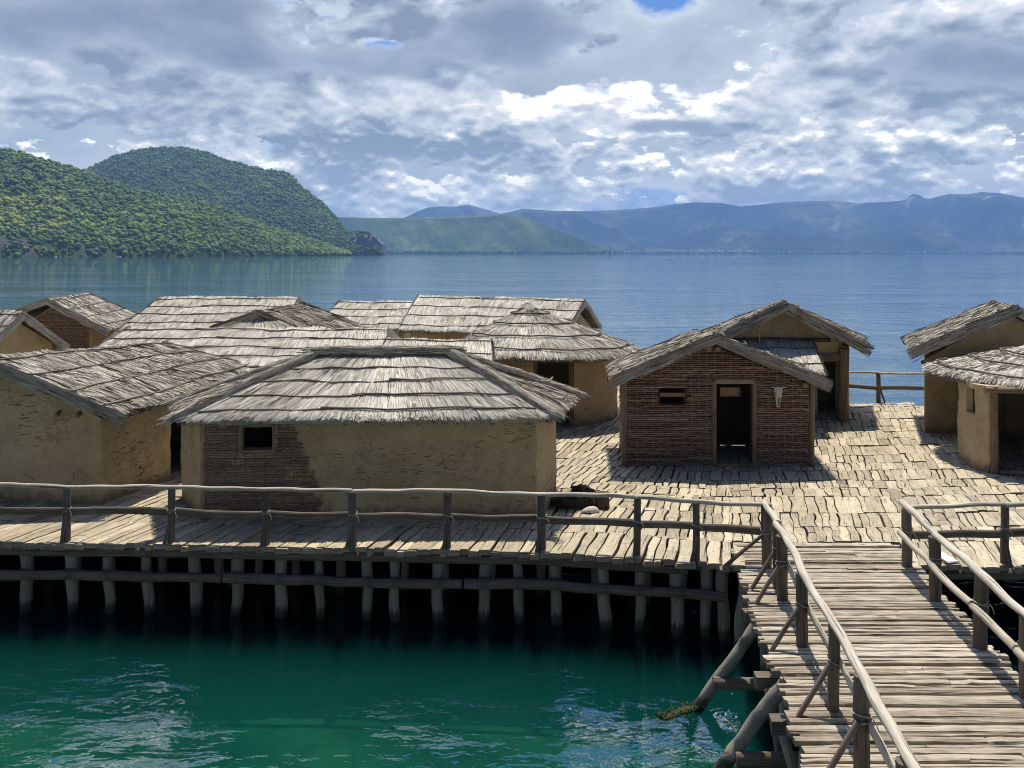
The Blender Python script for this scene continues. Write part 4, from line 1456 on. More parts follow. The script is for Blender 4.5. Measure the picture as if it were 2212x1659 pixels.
def make_wall(corners, openings=(), thick=0.16, amp=0.02, seed=0.0, recess=None, zstep=0.10, tint=0.5):
    """daub wall round a closed footprint; openings = (side, d0, d1, z0, z1); recess(side, d, z) -> bool where daub has fallen off"""
    c, starts, us, total = wall_path(corners)
    n = len(c)
    ops = [(starts[s] + d0, starts[s] + d1, z0, z1) for s, d0, d1, z0, z1 in openings]
    us = np.unique(np.round(np.concatenate([us] + [np.array([o[0], o[1]]) for o in ops] + [[total]]), 4))
    zmax = c[:, 2].max()
    zs = np.unique(np.round(np.concatenate([np.arange(-0.02, zmax + zstep, zstep)] + [np.array([o[2], o[3]]) for o in ops]), 4))
    ends = np.append(starts, total)
    cc = np.vstack([c, c[:1]])
    X = np.interp(us, ends, cc[:, 0])
    Y = np.interp(us, ends, cc[:, 1])
    TZ = np.interp(us, ends, cc[:, 2])
    side = np.clip(np.searchsorted(starts, us, side='right') - 1, 0, n - 1)
    d = c[(np.arange(n) + 1) % n][:, :2] - c[:, :2]
    d /= np.linalg.norm(d, axis=1)[:, None]
    nr = np.stack([d[:, 1], -d[:, 0]], 1)
    N = nr[side]
    # soften corners
    for i in range(len(us)):
        for j, s0 in enumerate(ends[:-1]):
            dd = min(abs(us[i] - s0), abs(us[i] - s0 - total), abs(us[i] - s0 + total))
            if dd < 0.02:
                v_ = nr[j - 1] + nr[j]
                N[i] = v_ / np.linalg.norm(v_)
    Zg = np.minimum(zs[None, :], TZ[:, None])
    nz = len(zs)
    off = amp * wob(us[:, None] * 1.1, zs[None, :] * 1.3, seed) + amp * 0.5 * wob(us[:, None] * 4.0, zs[None, :] * 4.3, seed + 3)
    off[-1] = off[0]
    if recess:
        for i in range(len(us)):
            for j in range(nz):
                if recess(side[i], us[i] - starts[side[i]], zs[j]):
                    off[i, j] -= 0.06
    O = np.stack([X[:, None] + N[:, 0:1] * off, Y[:, None] + N[:, 1:2] * off, Zg], -1)
    I = np.stack([X[:, None] - N[:, 0:1] * thick + 0 * off, Y[:, None] - N[:, 1:2] * thick + 0 * off, Zg], -1)
    mb = MB()
    qo, qi, qs = [], [], []
    nu = len(us)
    solid = np.zeros((nu - 1, nz - 1), bool)
    for i in range(nu - 1):
        um = (us[i] + us[i + 1]) / 2
        for j in range(nz - 1):
            zm = (zs[j] + zs[j + 1]) / 2
            if Zg[i, j] >= TZ[i] - 1e-6 and Zg[i + 1, j] >= TZ[i + 1] - 1e-6:
                continue
            if any(o[0] < um < o[1] and o[2] < zm < o[3] for o in ops):
                continue
            solid[i, j] = True
            k = i * nz + j
            qo.append((k, k + nz, k + nz + 1, k + 1))
            qi.append((k, k + 1, k + nz + 1, k + nz))
    gco = np.stack([us[:, None] + 0 * Zg, Zg, np.full_like(Zg, seed)], -1).reshape(-1, 3)
    mb.add(O.reshape(-1, 3), quads=qo, gc=gco, tint=tint)
    mb.add(I.reshape(-1, 3), quads=qi, gc=gco, tint=tint)
    m2 = MB()
    # reveals of the openings
    for i in range(nu - 1):
        for j in range(nz - 1):
            if not solid[i, j]:
                continue
            for di, dj, e in ((-1, 0, 0), (1, 0, 1), (0, -1, 2), (0, 1, 3)):
                a, b = i + di, j + dj
                if a < 0 or a >= nu - 1:
                    continue
                if 0 <= b < nz - 1 and solid[a, b]:
                    continue
                if e == 0:
                    p = (O[i, j + 1], O[i, j], I[i, j], I[i, j + 1])
                elif e == 1:
                    p = (O[i + 1, j], O[i + 1, j + 1], I[i + 1, j + 1], I[i + 1, j])
                elif e == 2:
                    p = (O[i, j], O[i + 1, j], I[i + 1, j], I[i, j])
                else:
                    p = (O[i + 1, j + 1], O[i, j + 1], I[i, j + 1], I[i + 1, j + 1])
                p = np.array(p)
                m2.add(p, quads=[(0, 1, 2, 3)], gc=p, tint=tint)
    for arrs in zip(m2.v, m2.g, m2.q, m2.qt):
        pass
    if m2.v:
        vv, gg = np.concatenate(m2.v), np.concatenate(m2.g)
        mb.add(vv, quads=np.concatenate(m2.q), gc=gg, tint=tint)
    return mb


def wicker(a, b, top, z0=0.02, inside=None, proud=0.02, spacing=0.052, stake=0.19, rr=0.019):
    """woven rods on the line a-b; top(d) = height at distance d; inside(d, z) limits the weave"""
    a, b = np.array(a, float), np.array(b, float)
    L = np.linalg.norm(b - a)
    d = (b - a) / L
    n = np.array([d[1], -d[0]])
    mb = MB()
    zmax = max(top(x) for x in np.linspace(0, L, 40))
    z = z0
    row = 0
    while z < zmax:
        # stretches of this row that exist
        x = random.uniform(-0.6, 0)
        while x < L:
            ln = random.uniform(0.9, 2.3)
            xa, xb = max(0, x), min(L, x + ln)
            xs = np.arange(xa, xb + 1e-6, 0.05)
            if len(xs) > 3:
                ok = np.array([z < top(q) - 0.01 and (inside is None or inside(q, z)) for q in xs])
                # runs of ok
                i = 0
                while i < len(xs):
                    if not ok[i]:
                        i += 1
                        continue
                    j = i
                    while j < len(xs) and ok[j]:
                        j += 1
                    if j - i >= 3:
                        q = xs[i:j]
                        grp = (row // 2) % 2
                        wv = 0.022 * np.sin(q / stake * math.pi + grp * math.pi) + proud
                        zz = z + 0.010 * wob(q * 1.2, q * 0, row * 0.7) + RNG.normal(0, 0.003, len(q)) + 0.006 * np.cos(q / stake * math.pi * 2 + row)
                        p = np.stack([a[0] + d[0] * q + n[0] * wv, a[1] + d[1] * q + n[1] * wv, zz], 1)
                        tube(mb, p, rr * random.uniform(0.75, 1.15), None, 4, 0.05, 0.12, 0, tint=min(1, max(0, random.gauss(0.5, 0.19))), caps=False)
                    i = j
            x += ln - random.uniform(0.0, 0.12)
        z += spacing * random.uniform(0.86, 1.14)
        row += 1
    # upright stakes
    x = stake / 2
    while x < L:
        zt = top(x)
        zz = [q for q in np.arange(z0, zt, 0.1) if inside is None or inside(x, q)]
        runs = np.split(np.array(zz), np.where(np.diff(zz) > 0.15)[0] + 1) if len(zz) else []
        for zz in runs:
            if len(zz) < 3:
                continue
            p = [(a[0] + d[0] * x + n[0] * proud * 0.7, a[1] + d[1] * x + n[1] * proud * 0.7, q) for q in (min(zz), (min(zz) + max(zz)) / 2, max(zz))]
            tube(mb, p, 0.014, None, 5, 0.3, 0.1, 0.004, tint=0.4, caps=False)
        x += stake
    return mb


HG = 'thatched huts on the platform'


def hut(label, corners, name='thatched_hut', openings=(), seed=0.0, recess=None, mat_='clay', tint=0.5):
    c = np.array(corners, float)
    o = thing(name, label, 'hut', (c[:, 0].mean(), c[:, 1].mean(), 0), HG)
    if mat_ == 'clay':
        make_wall(corners, openings, seed=seed, recess=recess).build('wall', M['clay'], o, smooth=False)
    else:
        make_wall(corners, openings, seed=seed, thick=0.10, recess=recess, tint=tint).build('wall', M[mat_], o)
    return o


def gable_roof(o, ra, rb, e1a, e1b, e2a, e2b, nl=5, seed=1.0, thick=0.17, dens=260, base=0.55, spread=0.17, vf=True, tie=False, ridge_ext=0.07, sw=0.009, wild=0.05, laths=True, eave_ext=0.10, vis=(True, True)):
    """ridge ra->rb, first slope eave e1a->e1b (below ra, rb), second slope eave e2a->e2b"""
    ra, rb, e1a, e1b, e2a, e2b = (np.asarray(q, float) for q in (ra, rb, e1a, e1b, e2a, e2b))
    lat = tuple(np.linspace(0.10, 0.93, nl)) if laths else ()
    mb = MB()
    Q1 = (e1a, e1b, rb, ra)
    Q2 = (e2b, e2a, ra, rb)
    n1 = thatch_slope(mb, Q1, seed, lat, thick, dens if vis[0] else 60, eave_ext, ridge_ext, base, spread, sw=sw, wild=wild)
    n2 = thatch_slope(mb, Q2, seed + 5, lat, thick, dens if vis[1] else 60, eave_ext, ridge_ext * 0.5, base, spread, sw=sw, wild=wild)
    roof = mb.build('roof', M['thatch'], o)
    if laths:
        if vis[0]:
            lath_lines(Q1, n1, seed, lat, roof)
        if vis[1]:
            lath_lines(Q2, n2, seed + 5, lat, roof)
    return roof, (Q1, n1, seed), (Q2, n2, seed + 5)


def rafter_ends(o, a, b, n, z, length=0.35, inward=(0, 1), r=0.05):
    for k in range(n):
        t = (k + 0.5) / n
        p = np.array(a) * (1 - t) + np.array(b) * t
        m_ = MB()
        tube(m_, [(p[0], p[1], z), (p[0] + inward[0] * length, p[1] + inward[1] * length, z + 0.12)], r, r, 7, 0.2, 0.06, 0, tint=0.5)
        m_.build('rafter', M['frame'], o, smooth=True)


# --- A: clay hut at the near corner, gable to the viewer
A = hut('clay hut with grey sloping thatch standing nearest the platform corner', [(-13.1, 17.0, 1.95), (-10.75, 16.8, 2.95), (-8.47, 16.6, 1.78), (-7.05, 21.3, 1.95), (-9.5, 21.6, 2.6), (-12.2, 21.9, 1.9)],
        openings=[(2, 2.05, 2.75, 0, 1.75)], seed=1)
gable_roof(A, (-10.85, 16.45, 3.08), (-9.55, 22.1, 2.74), (-7.98, 16.32, 1.96), (-6.80, 21.7, 2.08), (-13.6, 16.7, 2.05), (-12.5, 22.2, 2.0), nl=4, seed=2, thick=0.17, base=0.52, spread=0.16, wild=0.03, vis=(True, False), dens=300)
rafter_ends(A, (-9.6, 16.55), (-8.7, 16.5), 2, 1.85, 0.3, (0, 1), 0.045)

# --- B: hipped hut with the wicker patch
Bc = [(-6.09, 15.72, 1.98), (0.48, 15.85, 1.98), (0.92, 16.75, 2.0), (0.6, 18.9, 2.0), (-5.6, 18.9, 2.0), (-7.05, 17.15, 1.95)]


def b_patch(d, z):
    lim = np.interp(z, [0.0, 0.25, 0.6, 0.9, 1.15, 1.5, 2.0], [2.42, 2.38, 2.30, 2.22, 2.10, 1.95, 1.72]) + 0.05 * math.sin(z * 23) + 0.03 * math.sin(z * 61 + 1)
    if 0.78 < d < 1.45 and 1.34 < z < 1.82:
        return False
    return 0.05 + 0.015 * math.sin(z * 17) < d < lim


B = hut('long hut with a hipped brushwood-edged roof, its daub fallen off around a small window', Bc, openings=[(0, 0.80, 1.43, 1.36, 1.80)], seed=3, recess=lambda s, d, z: s == 0 and b_patch(d, z))
wicker((-6.09, 15.72), (0.48, 15.85), lambda d: 1.98, inside=b_patch, proud=-0.035).build('wicker_panel', M['wicker'], B)
m_ = MB()
for p0, p1 in (((-5.31, 15.70, 1.33), (-4.64, 15.70, 1.33)), ((-5.31, 15.70, 1.83), (-4.64, 15.70, 1.83)), ((-5.30, 15.70, 1.33), (-5.30, 15.70, 1.83)), ((-4.65, 15.70, 1.33), (-4.65, 15.70, 1.83))):
    tube(m_, [p0, p1], 0.03, 0.03, 6, 0.2, 0.1, 0.003, tint=0.75)
m_.build('window_frame', M['frame'], B, smooth=True)
ef0, ef1 = np.array((-6.28, 15.22, 2.09)), np.array((0.72, 15.32, 2.11))
hl, hr = np.array((-7.1, 16.85, 2.06)), np.array((1.36, 17.05, 2.18))
bl_, br_ = np.array((-6.0, 19.4, 2.1)), np.array((0.9, 19.4, 2.15))
rl, rr_ = np.array((-4.15, 17.25, 3.02)), np.array((-1.35, 17.3, 3.03))
lat = (0.08, 0.29, 0.52, 0.74, 0.95)
mb = MB()
nB = thatch_slope(mb, (ef0, ef1, rr_, rl), 4.0, lat, 0.17, 480, 0.10, 0.05, 0.82, 0.18, verge=(False, False))
thatch_slope(mb, (ef1, hr, rr_ + (0.02, 0, 0), rr_), 5.0, (), 0.17, 380, 0.14, 0.03, 0.40, 0.16, verge=(False, False), wild=0.03)
thatch_slope(mb, (hr, br_, rr_, rr_ + (0, 0.02, 0)), 6.0, (), 0.17, 80, 0.1, 0.03, 0.5, 0.16, verge=(False, False))
thatch_slope(mb, (br_, bl_, rl, rr_), 7.0, (), 0.17, 60, 0.1, 0.03, 0.5, 0.16, verge=(False, False))
thatch_slope(mb, (bl_, hl, rl, rl + (0, 0.02, 0)), 8.0, (), 0.17, 80, 0.1, 0.03, 0.5, 0.16, verge=(False, False))
thatch_slope(mb, (hl, ef0, rl + (0.02, 0, 0), rl), 9.0, (), 0.17, 320, 0.12, 0.03, 0.5, 0.16, verge=(False, False))
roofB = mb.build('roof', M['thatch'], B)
lath_lines((ef0, ef1, rr_, rl), nB, 4.0, lat, roofB, over=-0.1)
up_ = np.array((0, 0, 0.05))
roll(roofB, [rl + up_ + (-0.1, -0.03, 0.02), rl * 0.5 + rr_ * 0.5 + up_ * 1.6, rr_ + up_ + (0.1, -0.03, 0.02)], 0.12, tint=0.42)
for e, top_, rad in ((ef0 + (-0.14, -0.02, -0.03), rl, 0.095), (ef1 + (0.08, 0.05, 0), rr_, 0.11), (hr + (0.02, 0.1, 0.0), rr_ + (0, 0.05, 0), 0.08), (hl + (0, 0, -0.02), rl + (0, 0.05, 0), 0.09)):
    roll(roofB, [e + up_ * 0.6, e * 0.5 + top_ * 0.5 + up_ * 1.3, top_ + up_], rad, name='hip_roll', tint=0.50)
rafter_ends(B, (-5.0, 15.45), (0.7, 15.55), 8, 1.92, 0.5, (0, 1), 0.05)
for k in range(2):
    m_ = MB()
    p = np.array([(0.55, 16.6, 2.75 - k * 0.3), (0.75, 16.75, 2.72 - k * 0.3), (0.85, 16.9, 2.78 - k * 0.3)]) + np.array([k * 0.30, -0.25 * k, -0.20])
    tube(m_, p, 0.02, 0.02, 5, 0.06, 0.2, 0.02, tint=0.9)
    m_.build('withy_tie', M['lath'], roofB)

# --- C2: long gabled hut behind B
C2 = hut('long gabled hut between the hipped hut and the arched thatch, mostly hidden', [(-11.4, 21.9, 2.0), (-3.9, 21.9, 2.0), (-3.9, 24.0, 2.75), (-3.9, 26.0, 2.0), (-11.4, 26.0, 2.0), (-11.4, 24.0, 2.75)], seed=5)
gable_roof(C2, (-11.4, 24.0, 2.98), (-3.72, 24.0, 2.94), (-12.0, 21.2, 2.02), (-3.5, 21.2, 2.05), (-11.7, 26.6, 2.1), (-3.5, 26.6, 2.1), nl=5, seed=12, dens=320, base=0.78, vis=(True, False), ridge_ext=0.10)
# --- C1: far long hut
C1 = hut('far long hut whose high straight ridge is seen against green water', [(-14.2, 30.8, 2.1), (-9.0, 30.8, 2.1), (-9.0, 33.0, 3.1), (-9.0, 35.2, 2.1), (-14.2, 35.2, 2.1), (-14.2, 33.0, 3.1)], seed=6)
gable_roof(C1, (-14.4, 33.0, 3.40), (-8.78, 33.0, 3.38), (-14.9, 30.0, 2.1), (-8.75, 30.0, 2.15), (-14.4, 36.0, 2.2), (-8.6, 36.0, 2.2), nl=5, seed=14, dens=260, base=0.76, vis=(True, False), ridge_ext=0.10, sw=0.015)
# --- D: arched gable between C1 and C2
D = hut('hut with dark arched gable thatch rising between two long straight roofs', [(-9.4, 25.9, 2.1), (-8.0, 25.9, 3.0), (-6.2, 25.9, 2.3), (-5.4, 29.0, 2.2), (-7.6, 29.0, 3.0), (-9.3, 29.0, 2.1)], seed=7)
rf, _, _ = gable_roof(D, (-8.02, 25.4, 3.36), (-7.6, 29.3, 3.36), (-5.35, 25.4, 2.25), (-4.85, 29.3, 2.28), (-10.3, 25.4, 2.55), (-9.6, 29.3, 2.35), nl=3, seed=16, dens=260, base=0.36, spread=0.14, vis=(True, True), sw=0.014)
mb = MB()
thatch_slope(mb, ((-9.7, 24.75, 2.68), (-6.2, 24.75, 2.68), (-7.5, 25.45, 3.12), (-8.5, 25.45, 3.12)), 17.0, (), 0.06, 320, 0.02, 0.02, 0.64, 0.16, verge=(False, False), sw=0.014)
mb.build('gable_thatch', M['thatch'], D)
# --- E: low roof right of C2
E = hut('low lean thatched hut tucked between the hipped hut and the round hut', [(-3.3, 21.7, 2.1), (-0.8, 21.7, 2.1), (-0.8, 23.0, 2.55), (-0.8, 24.2, 2.1), (-3.3, 24.2, 2.1), (-3.3, 23.0, 2.55)], seed=8)
gable_roof(E, (-3.55, 23.0, 2.76), (-0.60, 22.9, 2.72), (-3.6, 21.0, 2.12), (-0.50, 20.95, 2.15), (-3.5, 24.6, 2.2), (-0.9, 24.5, 2.2), nl=3, seed=18, dens=320, base=0.76, vis=(True, False))
# --- F: far small roof
F = hut('far small hut half hidden behind the long hut with dark gable', [(-7.6, 34.9, 1.95), (-4.8, 34.9, 1.95), (-4.8, 37.0, 2.8), (-4.8, 38.8, 2.0), (-7.6, 38.8, 2.0), (-7.6, 37.0, 2.8)], seed=9)
gable_roof(F, (-7.9, 37.0, 2.99), (-4.55, 37.0, 2.97), (-8.3, 34.2, 2.02), (-4.75, 34.2, 2.02), (-7.9, 39.4, 2.1), (-4.6, 39.4, 2.1), nl=4, seed=20, dens=240, base=0.72, vis=(True, False), sw=0.016, ridge_ext=0.10)
# --- G: far long hut with the brown gable end
G = hut('far long hut with an open brown gable end above the round hut', [(-4.2, 33.1, 2.1), (1.75, 30.9, 2.1), (2.6, 32.4, 2.95), (3.3, 33.6, 2.1), (-2.8, 36.8, 2.1), (-3.6, 35.2, 2.95)], seed=10)
gable_roof(G, (-4.15, 36.0, 3.31), (2.92, 32.5, 3.30), (-4.55, 32.5, 2.14), (1.95, 30.2, 2.2), (-3.0, 38.0, 2.2), (3.72, 34.1, 2.15), nl=4, seed=22, dens=260, base=0.75, vis=(True, False), sw=0.015, ridge_ext=0.10)


# --- round huts
def cone_roof(o, centre, rx, ry, eave_z, apex, nsec, seed, laths, dens, base, sw=0.012, sides=None, sag=0.0):
    mb = MB()
    ring = []
    for k in range(nsec):
        a = -math.pi / 2 + 2 * math.pi * k / nsec
        z = eave_z + (0.05 * math.sin(a * 2 + seed) if not callable(eave_z) else 0)
        ring.append(np.array([centre[0] + rx * math.cos(a), centre[1] + ry * math.sin(a), z]))
    apex = np.array(apex, float)
    quads_ = []
    for k in range(nsec):
        a, b = ring[k], ring[(k + 1) % nsec]
        Q = (a, b, apex + (b - apex) * 0.02, apex + (a - apex) * 0.02)
        vis = a[1] < centre[1] + ry * 0.6
        n = thatch_slope(mb, Q, seed, laths, 0.16, dens if vis else 60, 0.14, 0.03, base, 0.18, verge=(False, False), sw=sw, sl=0.55, wild=0.10)
        quads_.append((Q, n))
    # tuft at the top
    N = 260
    ang = RNG.uniform(0, 6.28, N)
    dl = RNG.uniform(0.2, 0.55, N)
    A_ = np.tile(apex + (0, 0, 0.05), (N, 1)) + RNG.normal(0, 0.04, (N, 3))
    B_ = A_ + np.stack([np.cos(ang) * dl, np.sin(ang) * dl, -dl * 0.36 + 0.03], 1)
    sd = np.stack([-np.sin(ang), np.cos(ang), 0 * ang], 1) * 0.012
    mb.add(np.stack([A_ - sd, A_ + sd, B_ + sd, B_ - sd], 1).reshape(-1, 3), quads=np.arange(N * 4).reshape(-1, 4), tint=base + RNG.normal(0, 0.2, N))
    roof = mb.build('roof', M['thatch'], o)
    # laths run round the cone
    for v in laths:
        m_ = MB()
        pts = []
        for Q, n in quads_:
            Qn = [np.asarray(q, float) for q in Q]
            for u in (0.0, 0.5):
                vv = v + 0.012 * math.sin(len(pts) * 1.7 + v * 20)
                pts.append(bil(Qn, u, vv) + n * 0.062)
        pts.append(pts[0])
        tube(m_, pts, 0.026, 0.024, 6, 0.2, 0.18, 0.008, tint=random.uniform(0.1, 0.6))
        m_.build('roof_lath', M['lath'], roof, smooth=True)
    return roof


def ellipse_path(cx, cy, rx, ry, top, n=28, a0=-math.pi / 2):
    return [(cx + rx * math.cos(a0 + 2 * math.pi * k / n), cy + ry * math.sin(a0 + 2 * math.pi * k / n), top) for k in range(n)]


hp = ellipse_path(0.9, 26.0, 2.5, 2.0, 2.12)
hcum = np.cumsum([0] + [math.dist(hp[k][:2], hp[(k + 1) % 28][:2]) for k in range(28)])


def arc_openings(path, cum, x0, x1, z0, z1, frontal=True):
    """opening on the near side of a round wall between two x positions"""
    out = []
    n = len(path)
    for k in range(n):
        a, b = path[k], path[(k + 1) % n]
        if (a[1] + b[1]) / 2 > np.mean([p[1] for p in path]) + 0.3 or b[0] <= a[0]:
            continue
        lo, hi = max(a[0], x0), min(b[0], x1)
        if hi - lo > 1e-3:
            L = math.dist(a[:2], b[:2])
            out.append((k, L * (lo - a[0]) / (b[0] - a[0]), L * (hi - a[0]) / (b[0] - a[0]), z0, z1))
    return out


Hh = hut('round clay hut under a conical thatch with a wide dark doorway', hp, 'round_hut', openings=arc_openings(hp, hcum, 0.74, 1.76, 0.0, 1.96) + arc_openings(hp, hcum, 2.93, 3.18, 1.25, 1.66), seed=11)
cone_roof(Hh, (0.95, 26.0), 3.15, 2.75, 2.16, (0.52, 26.2, 3.48), 18, 24.0, (0.10, 0.35, 0.60, 0.82), 330, 0.68)
for xx in (0.70, 1.80):
    m_ = MB()
    yy = 26.0 - 2.0 * math.sqrt(1 - ((xx - 0.9) / 2.5) ** 2) - 0.02
    tube(m_, [(xx, yy, 0), (xx, yy, 2.05)], 0.06, 0.06, 8, 0.2, 0.1, 0.01, tint=0.3)
    m_.build('door_post', M['frame'], Hh, smooth=True)
m_ = MB()
tube(m_, [(0.55, 23.98, 2.0), (1.95, 24.1, 2.0)], 0.06, 0.05, 8, 0.2, 0.1, 0.01, tint=0.4)
m_.build('lintel', M['frame'], Hh, smooth=True)
rafter_ends(Hh, (-0.2, 23.5), (3.0, 24.4), 5, 2.0, 0.4, (0, 1), 0.05)

Lp = [(11.12, 19.30, 2.05), (11.27, 19.02, 2.05), (14.6, 18.6, 2.05), (16.0, 20.0, 2.05), (16.0, 22.3, 2.05), (14.0, 23.0, 2.05), (12.5, 22.0, 2.05), (11.28, 20.35, 2.05)]
Lh = hut('rounded clay hut with shaggy thatch and a big dark doorway at the picture edge', Lp, 'round_hut', openings=[(1, 0.20, 2.1, 0.05, 1.9), (7, 0.50, 1.02, 1.30, 1.93)], seed=12)
cone_roof(Lh, (13.65, 20.75), 2.72, 2.45, 2.12, (14.3, 21.0, 2.92), 18, 27.0, (0.10, 0.34, 0.58, 0.82), 360, 0.68)
for xx, yy in ((11.36, 18.96), (13.50, 18.66)):
    m_ = MB()
    tube(m_, [(xx, yy, 0), (xx + 0.02, yy, 2.05)], 0.075, 0.075, 9, 0.2, 0.1, 0.01, tint=0.4)
    m_.build('door_post', M['frame'], Lh, smooth=True)
m_ = MB()
tube(m_, [(11.15, 18.97, 1.97), (13.7, 18.62, 1.95)], 0.08, 0.075, 8, 0.2, 0.08, 0.01, tint=0.35)
m_.build('lintel', M['frame'], Lh, smooth=True)
m_ = MB()
tube(m_, [(11.45, 18.92, 0.05), (13.6, 18.62, 0.05)], 0.07, 0.05, 8, 0.2, 0.08, 0.01, tint=0.6)
m_.build('door_sill', M['frame'], Lh, smooth=True)

# --- I: wicker hut with the skull
Ic = [(2.77, 19.7, 2.06), (4.87, 19.7, 3.02), (7.27, 19.7, 2.04), (7.6, 21.75, 2.0), (5.1, 21.75, 2.85), (2.95, 21.75, 2.0)]
Lh1 = 2.10
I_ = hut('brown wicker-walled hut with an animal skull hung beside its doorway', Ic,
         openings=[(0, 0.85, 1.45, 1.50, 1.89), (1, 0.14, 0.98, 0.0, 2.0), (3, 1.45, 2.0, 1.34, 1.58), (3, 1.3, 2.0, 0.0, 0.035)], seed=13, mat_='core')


def i_top(d):
    return float(np.interp(d, [0, 2.10, 4.5], [2.05, 2.95, 2.03]))


def i_in(d, z):
    if 0.83 < d < 1.47 and 1.48 < z < 1.91:
        return False
    if 2.20 < d < 3.12 and z < 2.09:
        return False
    return True


wicker((2.77, 19.68), (7.27, 19.68), i_top, inside=i_in, proud=0.025).build('wicker_panel', M['wicker'], I_)
wicker((2.95, 21.75), (2.75, 19.7), lambda d: 2.0, proud=0.02, spacing=0.06).build('wicker_panel', M['wicker'], I_)
wicker((7.29, 19.7), (7.6, 21.75), lambda d: 2.0, proud=0.02, spacing=0.06).build('wicker_panel', M['wicker'], I_)
for xx, zt, r_ in ((4.94, 2.05, 0.055), (5.92, 2.05, 0.055), (2.74, 2.05, 0.07), (7.33, 2.03, 0.07)):
    m_ = MB()
    tube(m_, [(xx, 19.66, 0), (xx, 19.66, zt)], r_, r_, 8, 0.2, 0.08, 0.008, tint=0.45)
    m_.build('door_post' if 4 < xx < 6.5 else 'corner_post', M['frame'], I_, smooth=True)
m_ = MB()
box(m_, (5.43, 19.70, 2.06), (0.46, 0.09, 0.055), 0, 0.75, 0.05)
m_.build('lintel', M['frame'], I_)
m_ = MB()
box(m_, (3.92, 19.66, 1.74), (0.30, 0.05, 0.045), 0, 0.5, 0.05)
m_.build('window_frame', M['frame'], I_)
m_ = MB()
box(m_, (5.43, 19.66, 0.03), (0.45, 0.10, 0.035), 0, 0.4, 0.1)
m_.build('door_sill', M['frame'], I_)
for xx, zz in ((4.78, 2.86), (5.0, 2.86), (7.12, 1.98)):
    m_ = MB()
    tube(m_, [(xx, 19.52, zz), (xx, 20.2, zz)], 0.065, 0.065, 9, 0.2, 0.05, 0, tint=0.75)
    m_.build('rafter', M['frame'], I_, smooth=True)
rf, s1, s2 = gable_roof(I_, (4.87, 19.22, 3.25), (5.05, 22.1, 3.06), (7.48, 19.22, 2.18), (7.9, 22.1, 2.12), (2.46, 19.22, 2.26), (2.7, 22.1, 2.16), seed=30, thick=0.20, dens=420, base=0.46, spread=0.17, laths=False, wild=0.05, ridge_ext=0.04, eave_ext=0.16)
ties(rf, s1[0], s1[1], (0.06, 0.3, 0.52, 0.72, 0.93), 0, s1[2])
ties(rf, s2[0], s2[1], (0.08, 0.32, 0.55, 0.78), 1, s2[2])

# animal skull on the wicker
sk = thing('animal_skull', 'pale horned animal skull hanging on the brown wicker wall beside the doorway', 'skull', (6.47, 19.6, 1.7))
prof = np.array([(0.00, 0.075, 0.05), (0.05, 0.105, 0.07), (0.12, 0.115, 0.085), (0.20, 0.095, 0.085), (0.28, 0.070, 0.07), (0.36, 0.058, 0.055), (0.44, 0.050, 0.045), (0.50, 0.030, 0.025)])
m_ = MB()
a = np.linspace(0, 2 * math.pi, 13)[:-1]
rings = np.array([[(6.47 + w * math.cos(t) * (1 - 0.1 * max(0, math.sin(t))), 19.56 - d_ * math.sin(t), 1.95 - z) for t in a] for z, w, d_ in prof])
k = len(a)
qq = [(i * k + j, i * k + (j + 1) % k, (i + 1) * k + (j + 1) % k, (i + 1) * k + j) for i in range(len(prof) - 1) for j in range(k)]
m_.add(rings.reshape(-1, 3), quads=qq, tint=0.6)
for e in (0, len(prof) - 1):
    vv = np.concatenate([rings[e], rings[e].mean(0)[None]])
    m_.add(vv, tris=[(j, (j + 1) % k, k) for j in range(k)], tint=0.6)
m_.build('cranium', M['bone'], sk, smooth=True)
for s_ in (-1, 1):
    m_ = MB()
    tube(m_, [(6.47 + s_ * 0.07, 19.55, 1.92), (6.47 + s_ * 0.13, 19.53, 1.945), (6.47 + s_ * 0.185, 19.53, 1.94)], 0.026, 0.026, 7, 0.03, 0.05, 0, tint=0.55, taper=0.35)
    m_.build('horn', M['bone'], sk, smooth=True)
    m_ = MB()
    tube(m_, [(6.47 + s_ * 0.085, 19.50, 1.82), (6.47 + s_ * 0.093, 19.495, 1.775)], 0.022, 0.022, 7, 0.02, 0.05, 0, tint=0.5)
    m_.build('eye_socket_shade', M['bone_shade'], sk, smooth=True)  # dark plug painted as the shade of an eye hollow
m_ = MB()
tube(m_, [(6.47, 19.49, 1.70), (6.47, 19.505, 1.50)], 0.022, 0.012, 7, 0.05, 0.05, 0, tint=0.3, taper=0.8)
m_.build('nose_cavity_shade', M['bone_shade'], sk, smooth=True)  # dark strip painted as the shade of the nose hollow

# --- J: hut behind with the lean-to porch
Jc = [(6.1, 25.1, 2.3), (8.35, 25.1, 3.48), (10.5, 25.1, 2.25), (11.55, 27.6, 2.2), (9.4, 27.6, 3.1), (6.6, 27.6, 2.2)]
J = hut('clay hut with a broad gable roof and thatched lean-to, behind the wicker hut', Jc, openings=[(1, 1.18, 1.80, 0.0, 1.95), (3, 0.98, 1.24, 0.97, 1.60)], seed=14)
m_ = MB()
tube(m_, [(10.27, 24.98, 0), (10.30, 24.98, 2.25)], 0.15, 0.14, 10, 0.2, 0.10, 0.02, tint=0.45)
m_.build('door_post', M['frame'], J, smooth=True)
m_ = MB()
tube(m_, [(9.36, 25.0, 0), (9.36, 25.0, 1.98)], 0.07, 0.07, 8, 0.2, 0.08, 0.01, tint=0.5)
m_.build('door_post', M['frame'], J, smooth=True)
m_ = MB()
box(m_, (9.85, 25.02, 1.95), (0.5, 0.07, 0.11), 0, 0.35, 0.05)
m_.build('lintel', M['frame'], J)
m_ = MB()
